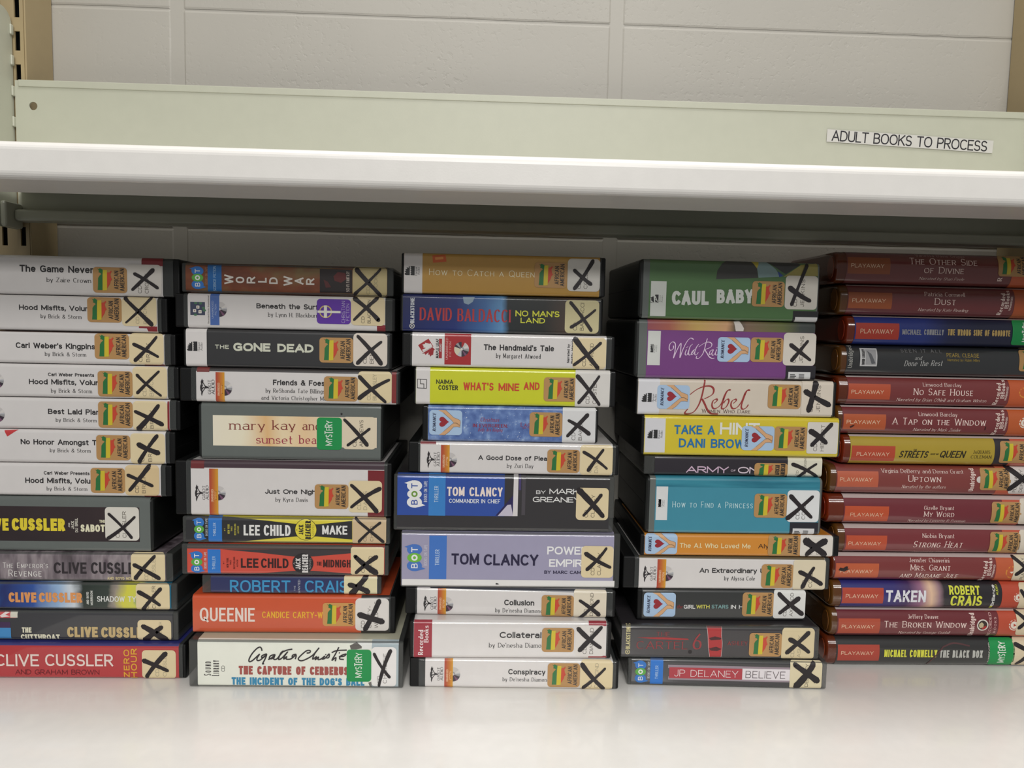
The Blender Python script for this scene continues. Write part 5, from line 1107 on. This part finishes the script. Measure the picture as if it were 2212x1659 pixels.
# ---- rightmost stack: rounded cases of amber plastic
PL = (240, 206, 176); PT = (234, 210, 202)
def play(F, box, tx, col=(190, 84, 52)):
    o = Rx(F, *box, tuple(int(v * .95) for v in col), 'brand_panel', h=H1)
    Tx(F, 'PLAYAWAY', 'r', *tx, PL, name='panel_lettering', h=H2)
def orange(F, x0, y0, x1, y1, col=(188, 88, 48)): Rx(F, x0, y0, x1, y1, col, 'colour_field', full=True)
def rings(F, x, y, r, c1=(226, 214, 200)):
    circ(F, x, y, r, c1, ring=.82); circ(F, x, y, r * .68, c1, h=H1 + .03); Gx(F, [(x - r * .15, y - r * .3), (x + r * .35, y), (x - r * .15, y + r * .3)], (176, 66, 44), 'roundel_arrow', h=H2)
AM1 = (100, 40, 16); AM2 = (98, 62, 22); AM3 = (118, 38, 14)
PX = .4770
S5 = [
 b('Q', 'p', 230, 2440, 82, 'rounded amber case with maroon spine and two-line title', (345, None), (112, 44, 42), lambda F: (
    play(F, (350, 128, 800, 302), (385, 735, 195, 236), (150, 80, 44)), author(F, 'Vanessa Davis Griggs', 1085, 1605, 97, 126, (180, 142, 136)), Tx(F, 'The Other Side', 'sc', 1005, 1725, 140, 207, PT), Tx(F, 'of Divine', 'sc', 1155, 1580, 230, 297, PT), Tx(F, 'Narrated by Shari Peele', 'si', 1110, 1585, 338, 366, PT, name='narrator_lettering'),
    orange(F, 2090, 80, 2380, 430), Vx(F, 'R', 'sb', 1938, 1985, 342, 378, PT), AA(F, 1943, 112, 2260, 330)), amber=AM1),
 b('Q', 'p', 265, 2440, 430, 'rounded amber case with maroon spine and one-word title', (355, None), (112, 44, 46), lambda F: (
    play(F, (357, 497, 818, 668), (397, 750, 563, 604), (164, 86, 48)), author(F, 'Patricia Cornwell', 1165, 1592, 498, 540, PT), Tx(F, 'Dust', 'sc', 1268, 1492, 560, 630, PT), Tx(F, 'Narrated by Kate Reading', 'si', 1100, 1625, 668, 698, PT, name='narrator_lettering'), RECB(F, 1960, 478, 735), orange(F, 2112, 450, 2400, 780, (170, 82, 42))), amber=AM2),
 b('Q', 'p', 340, 2440, 760, 'rounded amber case with dark blue spine and green sticker', (430, None), A_GOO, lambda F: (
    play(F, (435, 822, 893, 993), (482, 830, 886, 932), (184, 62, 46)), Tx(F, 'MICHAEL', 'b', 925, 1128, 890, 945, (150, 150, 156), name='author_lettering'), Tx(F, 'CONNELLY', 'b', 1155, 1363, 890, 948, (150, 150, 156), name='author_lettering'), Tx(F, 'THE WRONG SIDE OF GOODBYE', 'b', 1405, 2065, 893, 957, (186, 158, 96)), MYS(F, 2090, 795, 2400, 1055)), amber=AM3),
 b('R', 'p', 270, 2440, 45, 'rounded amber case with black spine and slanted grey title', (345, None), (46, 48, 50), lambda F: (
    Vx(F, 'Unabridged', 'r', 355, 402, 35, 265, (180, 180, 174)), Rx(F, 482, 62, 662, 250, (206, 206, 206), 'publisher_logo'), Rx(F, 540, 75, 650, 235, (160, 160, 162), 'publisher_logo', h=H2), Gx(F, [(560, 90), (600, 120), (640, 220), (600, 225), (580, 160)], (96, 98, 102), 'publisher_logo', h=H3), Vx(F, 'SOUND LIBRARY', 'b', 500, 530, 75, 236, K, h=H3),
    Tx(F, 'SEEN IT ALL', 'sl', 920, 1355, 74, 108, (150, 150, 150)), Tx(F, 'and', 'si', 1058, 1130, 145, 182, (176, 176, 174)), Tx(F, 'Done the Rest', 'si', 945, 1345, 190, 246, (186, 186, 184), ang=1.5), Tx(F, 'PEARL CLEAGE', 'r', 1398, 1740, 117, 157, (176, 150, 66), name='author_lettering'), Tx(F, 'Narrated by Robin Miles', 'r', 1402, 1742, 173, 200, (160, 138, 62), name='narrator_lettering'), AA(F, 2162, 85, 2480, 305)), amber=AM2),
 b('R', 'p', 245, 2440, 368, 'rounded amber case with maroon spine and long narrator line', (355, None), (124, 50, 52), lambda F: (
    play(F, (357, 437, 800, 600), (387, 730, 502, 542)), author(F, 'Linwood Barclay', 1148, 1555, 431, 467, PT), Tx(F, 'No Safe House', 'sc', 1045, 1675, 490, 558, PT), Tx(F, "Narrated by Brian O'Neill and Graham Winton", 'si', 870, 1818, 593, 625, PT, name='narrator_lettering'), RECB(F, 1915, 400, 660), orange(F, 2058, 380, 2400, 690), circ(F, 2212, 530, 52, (214, 140, 60), ring=.8)), amber=AM1),
 b('R', 'p', 235, 2440, 684, 'rounded amber case with maroon spine and wide title line', (300, None), (122, 48, 52), lambda F: (
    play(F, (305, 757, 752, 921), (337, 690, 819, 860), (190, 92, 52)), author(F, 'Linwood Barclay', 1102, 1512, 742, 780, PT), Tx(F, 'A Tap on the Window', 'sc', 820, 1810, 802, 871, PT), Tx(F, 'Narrated by Mark Zeisler', 'si', 1048, 1552, 906, 938, PT, name='narrator_lettering'), RECB(F, 1905, 720, 980), orange(F, 2048, 690, 2400, 1000, (184, 90, 46)), rings(F, 2215, 850, 54),
    Gx(F, [(372, 885), (400, 872), (425, 868), (405, 890), (380, 902)], (60, 24, 22), 'ink_smudge', h=H3), Gx(F, [(1802, 890), (1812, 886), (1810, 920), (1800, 930)], (60, 24, 26), 'ink_smudge', h=H3)), amber=AM2),
 b('S', 'p', 300, 2440, 62, 'rounded amber case with mustard yellow spine', (385, None), (186, 160, 52), lambda F: (
    play(F, (390, 162, 850, 323), (443, 788, 229, 269), (190, 76, 50)), Tx(F, 'STREETS', 'bi', 890, 1190, 216, 286, (34, 31, 24)), Tx(F, 'THE', 'bi', 1040, 1078, 197, 214, (34, 31, 24)), Tx(F, 'HAVE NO', 'bi', 1222, 1308, 241, 258, (34, 31, 24)), Tx(F, 'QUEEN', 'bi', 1318, 1582, 216, 286, (34, 31, 24)),
    Tx(F, 'JaQUAVIS', 'sc', 1675, 1855, 210, 245, (70, 60, 34), name='author_lettering'), Tx(F, 'COLEMAN', 's', 1652, 1870, 262, 296, (70, 60, 34), name='author_lettering'), Rx(F, 1903, 60, 2072, 400, (46, 42, 48), 'colour_field', full=True), orange(F, 2072, 60, 2400, 400, (190, 92, 70)), AA(F, 1957, 118, 2290, 346)), amber=AM3),
 b('S', 'p', 155, 2440, 380, 'rounded amber case with brick-red spine and white label', (235, None), (136, 62, 58), lambda F: (
    play(F, (240, 432, 674, 598), (267, 608, 498, 538), (200, 102, 72)), author(F, 'Virginia DeBerry and Donna Grant', 712, 1580, 416, 453, PT), Tx(F, 'Uptown', 'sc', 988, 1335, 478, 543, PT), Tx(F, 'Narrated by the authors', 'si', 922, 1385, 578, 611, PT, name='narrator_lettering'), Vx(F, 'Unabridged', 'm', 1640, 1690, 410, 645, PT), circ(F, 1745, 520, 34, (214, 206, 200)), orange(F, 1930, 385, 2400, 690, (190, 90, 62)),
    AA(F, 1750, 407, 2072, 632), CL(F, 2060, 388, 2420, 676, (216, 210, 205), ('PLAYAWAY', 'DEBERRY'), [(2065, 405, 2330, 640, 60), (2330, 405, 2055, 618, 50)], tx=(.22, .40))), amber=AM2),
 b('S', 'p', 135, 2440, 692, 'rounded amber case with crimson spine and two-word title', (315, None), (120, 42, 52), lambda F: (
    play(F, (317, 800, 782, 963), (377, 722, 871, 909), (202, 86, 50)), author(F, 'Gizelle Bryant', 1155, 1475, 799, 838, PT), Tx(F, 'My Word', 'sc', 1155, 1475, 858, 913, PT), Tx(F, 'Narrated by Lynnette R. Freeman', 'si', 995, 1602, 943, 970, PT, name='narrator_lettering'), orange(F, 1985, 700, 2180, 1010, (190, 84, 60)), AA(F, 1868, 760, 2182, 987), CL(F, 2168, 730, 2430, 1000, (216, 206, 190), ('', ''), [])), amber=AM3),
 b('T', 'p', 230, 2440, 82, 'rounded amber case with crimson spine and italic title', (325, None), (128, 48, 54), lambda F: (
    play(F, (332, 180, 762, 338), (357, 698, 246, 284), (198, 84, 52)), author(F, 'Niobia Bryant', 1140, 1478, 163, 206, PT), Tx(F, 'Strong Heat', 'sci', 1040, 1560, 241, 308, PT), Tx(F, 'Narrated by Shani Peele', 'si', 1060, 1500, 344, 366, (190, 140, 138), name='narrator_lettering'), orange(F, 1985, 90, 2180, 385, (188, 84, 60)), AA(F, 1850, 148, 2170, 373), CL(F, 2158, 130, 2430, 382, (216, 206, 190), ('', ''), [])), amber=AM2),
 b('T', 'p', 185, 2440, 385, 'rounded amber case with an ink-smudged orange panel', (220, None), (130, 54, 54), lambda F: (
    play(F, (222, 475, 677, 631), (267, 612, 541, 578), (200, 98, 60)), Gx(F, [(250, 545), (268, 518), (300, 525), (330, 505), (352, 508), (345, 528), (370, 532), (335, 548), (310, 562), (275, 552)], (40, 24, 22), 'ink_smudge', h=H3),
    author(F, 'Jennifer Chiaverini', 1005, 1428, 426, 466, PT), Tx(F, 'Mrs. Grant', 'sc', 1012, 1435, 489, 549, PT), Tx(F, 'and Madame Jule', 'sci', 903, 1515, 576, 631, PT), Tx(F, 'Narrated by Christina Moore', 'si', 945, 1450, 650, 668, (170, 116, 112), name='narrator_lettering'), RECB(F, 1775, 425, 670), orange(F, 1916, 400, 2400, 690, (190, 92, 58)), circ(F, 2085, 570, 66, (214, 140, 60), ring=.8), Gx(F, [(2060, 565), (2098, 545), (2104, 560), (2085, 585)], (230, 216, 200), 'roundel_arrow'),
    CL(F, 2100, 405, 2430, 672, (216, 204, 178), ('PLAYAWAY', 'CHIAVERINI'), [(2115, 420, 2330, 640, 40), (2330, 420, 2130, 590, 36)], tx=(.36, .56))), amber=AM1),
 b('T', 'p', 185, 2440, 678, 'rounded amber case with violet and black explosion spine', (290, None), A_TAK, lambda F: (
    play(F, (290, 736, 728, 901), (327, 668, 801, 841), (186, 72, 52)), Tx(F, 'TAKEN', 'b', 752, 1175, 762, 885, (224, 224, 230)), Tx(F, 'ROBERT', 'b', 1425, 1750, 719, 806, (216, 220, 72)), Tx(F, 'CRAIS', 'b', 1437, 1770, 816, 929, (216, 220, 72)),
    Vx(F, 'Brilliance', 'b', 1872, 1905, 712, 930, (226, 226, 222)), Vx(F, 'AUDIO', 'm', 1918, 1942, 712, 808, (206, 214, 70)), circ(F, 1880, 946, 16, (206, 214, 70)), orange(F, 1980, 660, 2400, 990, (182, 74, 52)), rings(F, 2155, 835, 50), CL(F, 2162, 698, 2430, 966, (216, 200, 170), ('', ''), [(2185, 765, 2330, 960, 44)])), amber=AM2),
 b('U', 'p', 170, 2440, 92, 'rounded amber case with maroon spine and portrait roundel', (245, None), (116, 44, 50), lambda F: (
    play(F, (250, 178, 690, 340), (285, 628, 243, 281), (186, 82, 56)), author(F, 'Jeffery Deaver', 990, 1315, 141, 181, PT), Tx(F, 'The Broken Window', 'sc', 732, 1603, 206, 271, PT), Tx(F, 'Narrated by George Guidall', 'si', 892, 1430, 313, 344, PT, name='narrator_lettering'), Vx(F, 'Unabridged', 'm', 1637, 1690, 130, 365, PT),
    circ(F, 1775, 247, 60, (222, 216, 206)), circ(F, 1775, 247, 48, (60, 46, 42), h=H2), Gx(F, [(1735, 235), (1765, 215), (1785, 235), (1780, 268), (1750, 278), (1735, 262)], (190, 176, 140), 'roundel_portrait', h=H3), Gx(F, [(1765, 270), (1810, 250), (1815, 268), (1790, 292), (1765, 288)], (168, 40, 36), 'roundel_portrait', h=H3),
    Vx(F, 'RECORDED', 'sb', 1842, 1868, 125, 372, (222, 180, 176)), Vx(F, 'BOOKS', 'sb', 1895, 1918, 165, 330, (222, 180, 176)), orange(F, 1942, 90, 2400, 400, (184, 78, 54)), rings(F, 2110, 247, 58), CL(F, 2132, 108, 2430, 360, (216, 200, 170), ('', ''), [(2150, 120, 2330, 300, 40), (2330, 120, 2155, 275, 40)])), amber=AM2),
 b('U', 'p', 130, 2440, 392, 'rounded amber case with black spine and yellow author name', (235, None), (48, 48, 48), lambda F: (
    play(F, (243, 457, 684, 626), (278, 620, 523, 561), (182, 72, 56)), Tx(F, 'MICHAEL', 'b', 735, 972, 507, 583, (216, 216, 72), name='author_lettering'), Tx(F, 'CONNELLY', 'b', 1003, 1293, 508, 585, (216, 216, 72), name='author_lettering'), Tx(F, 'THE BLACK BOX', 'b', 1320, 1775, 513, 591, (186, 186, 180)), Vx(F, 'UNABRIDGED', 'm', 1835, 1860, 440, 665, (216, 214, 206)),
    inklines(F, [[(1200, 670), (1260, 590), (1360, 480)], [(1360, 480), (1480, 445), (1640, 470)]], 1.2, 'picture_print', (84, 52, 54)), MYS(F, 1848, 405, 2112, 682), CL(F, 2098, 402, 2430, 686, (216, 200, 170), ('', ''), [(2130, 455, 2330, 560, 40), (2330, 500, 2145, 660, 44)])), amber=AM1),
]
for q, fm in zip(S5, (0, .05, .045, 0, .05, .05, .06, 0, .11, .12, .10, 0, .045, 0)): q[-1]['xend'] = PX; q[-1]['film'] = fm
build(4, (2000, 1442.5), S5)

# ---------------------------------------------------------------- paper label on the back stop
c0 = at(1965, 305, .6515)
lab = bpy.data.objects.new('tape_label', None)
class Flat(Face): pass
rootl = empty('tape_label', (c0.x, .65235, c0.z - .02))
FL = Face((c0.x, .65235, c0.z - .02), 0, 60, rootl, '1', r=.1); FL.cuts = []
q = [FL.P(x, y) for x, y in ((1787, 279), (2146, 304), (2143, 331), (1785, 306))]
strip_ = laid(FL, 'label_strip', [(q[::-1], 0)], mat((198, 196, 190), rough=.35, coat=.3, name='tape_paper', g=1.0), .25, rootl)
Tx(FL, 'ADULT BOOKS TO PROCESS', 'lab', 1796, 2133, 293, 316, (30, 28, 34), ang=-2.15, name='label_lettering', parent=strip_, h=.34)
tag(rootl, 'white tape label with black capital letters on the shelf back', 'label')
bpy.data.objects.remove(lab)
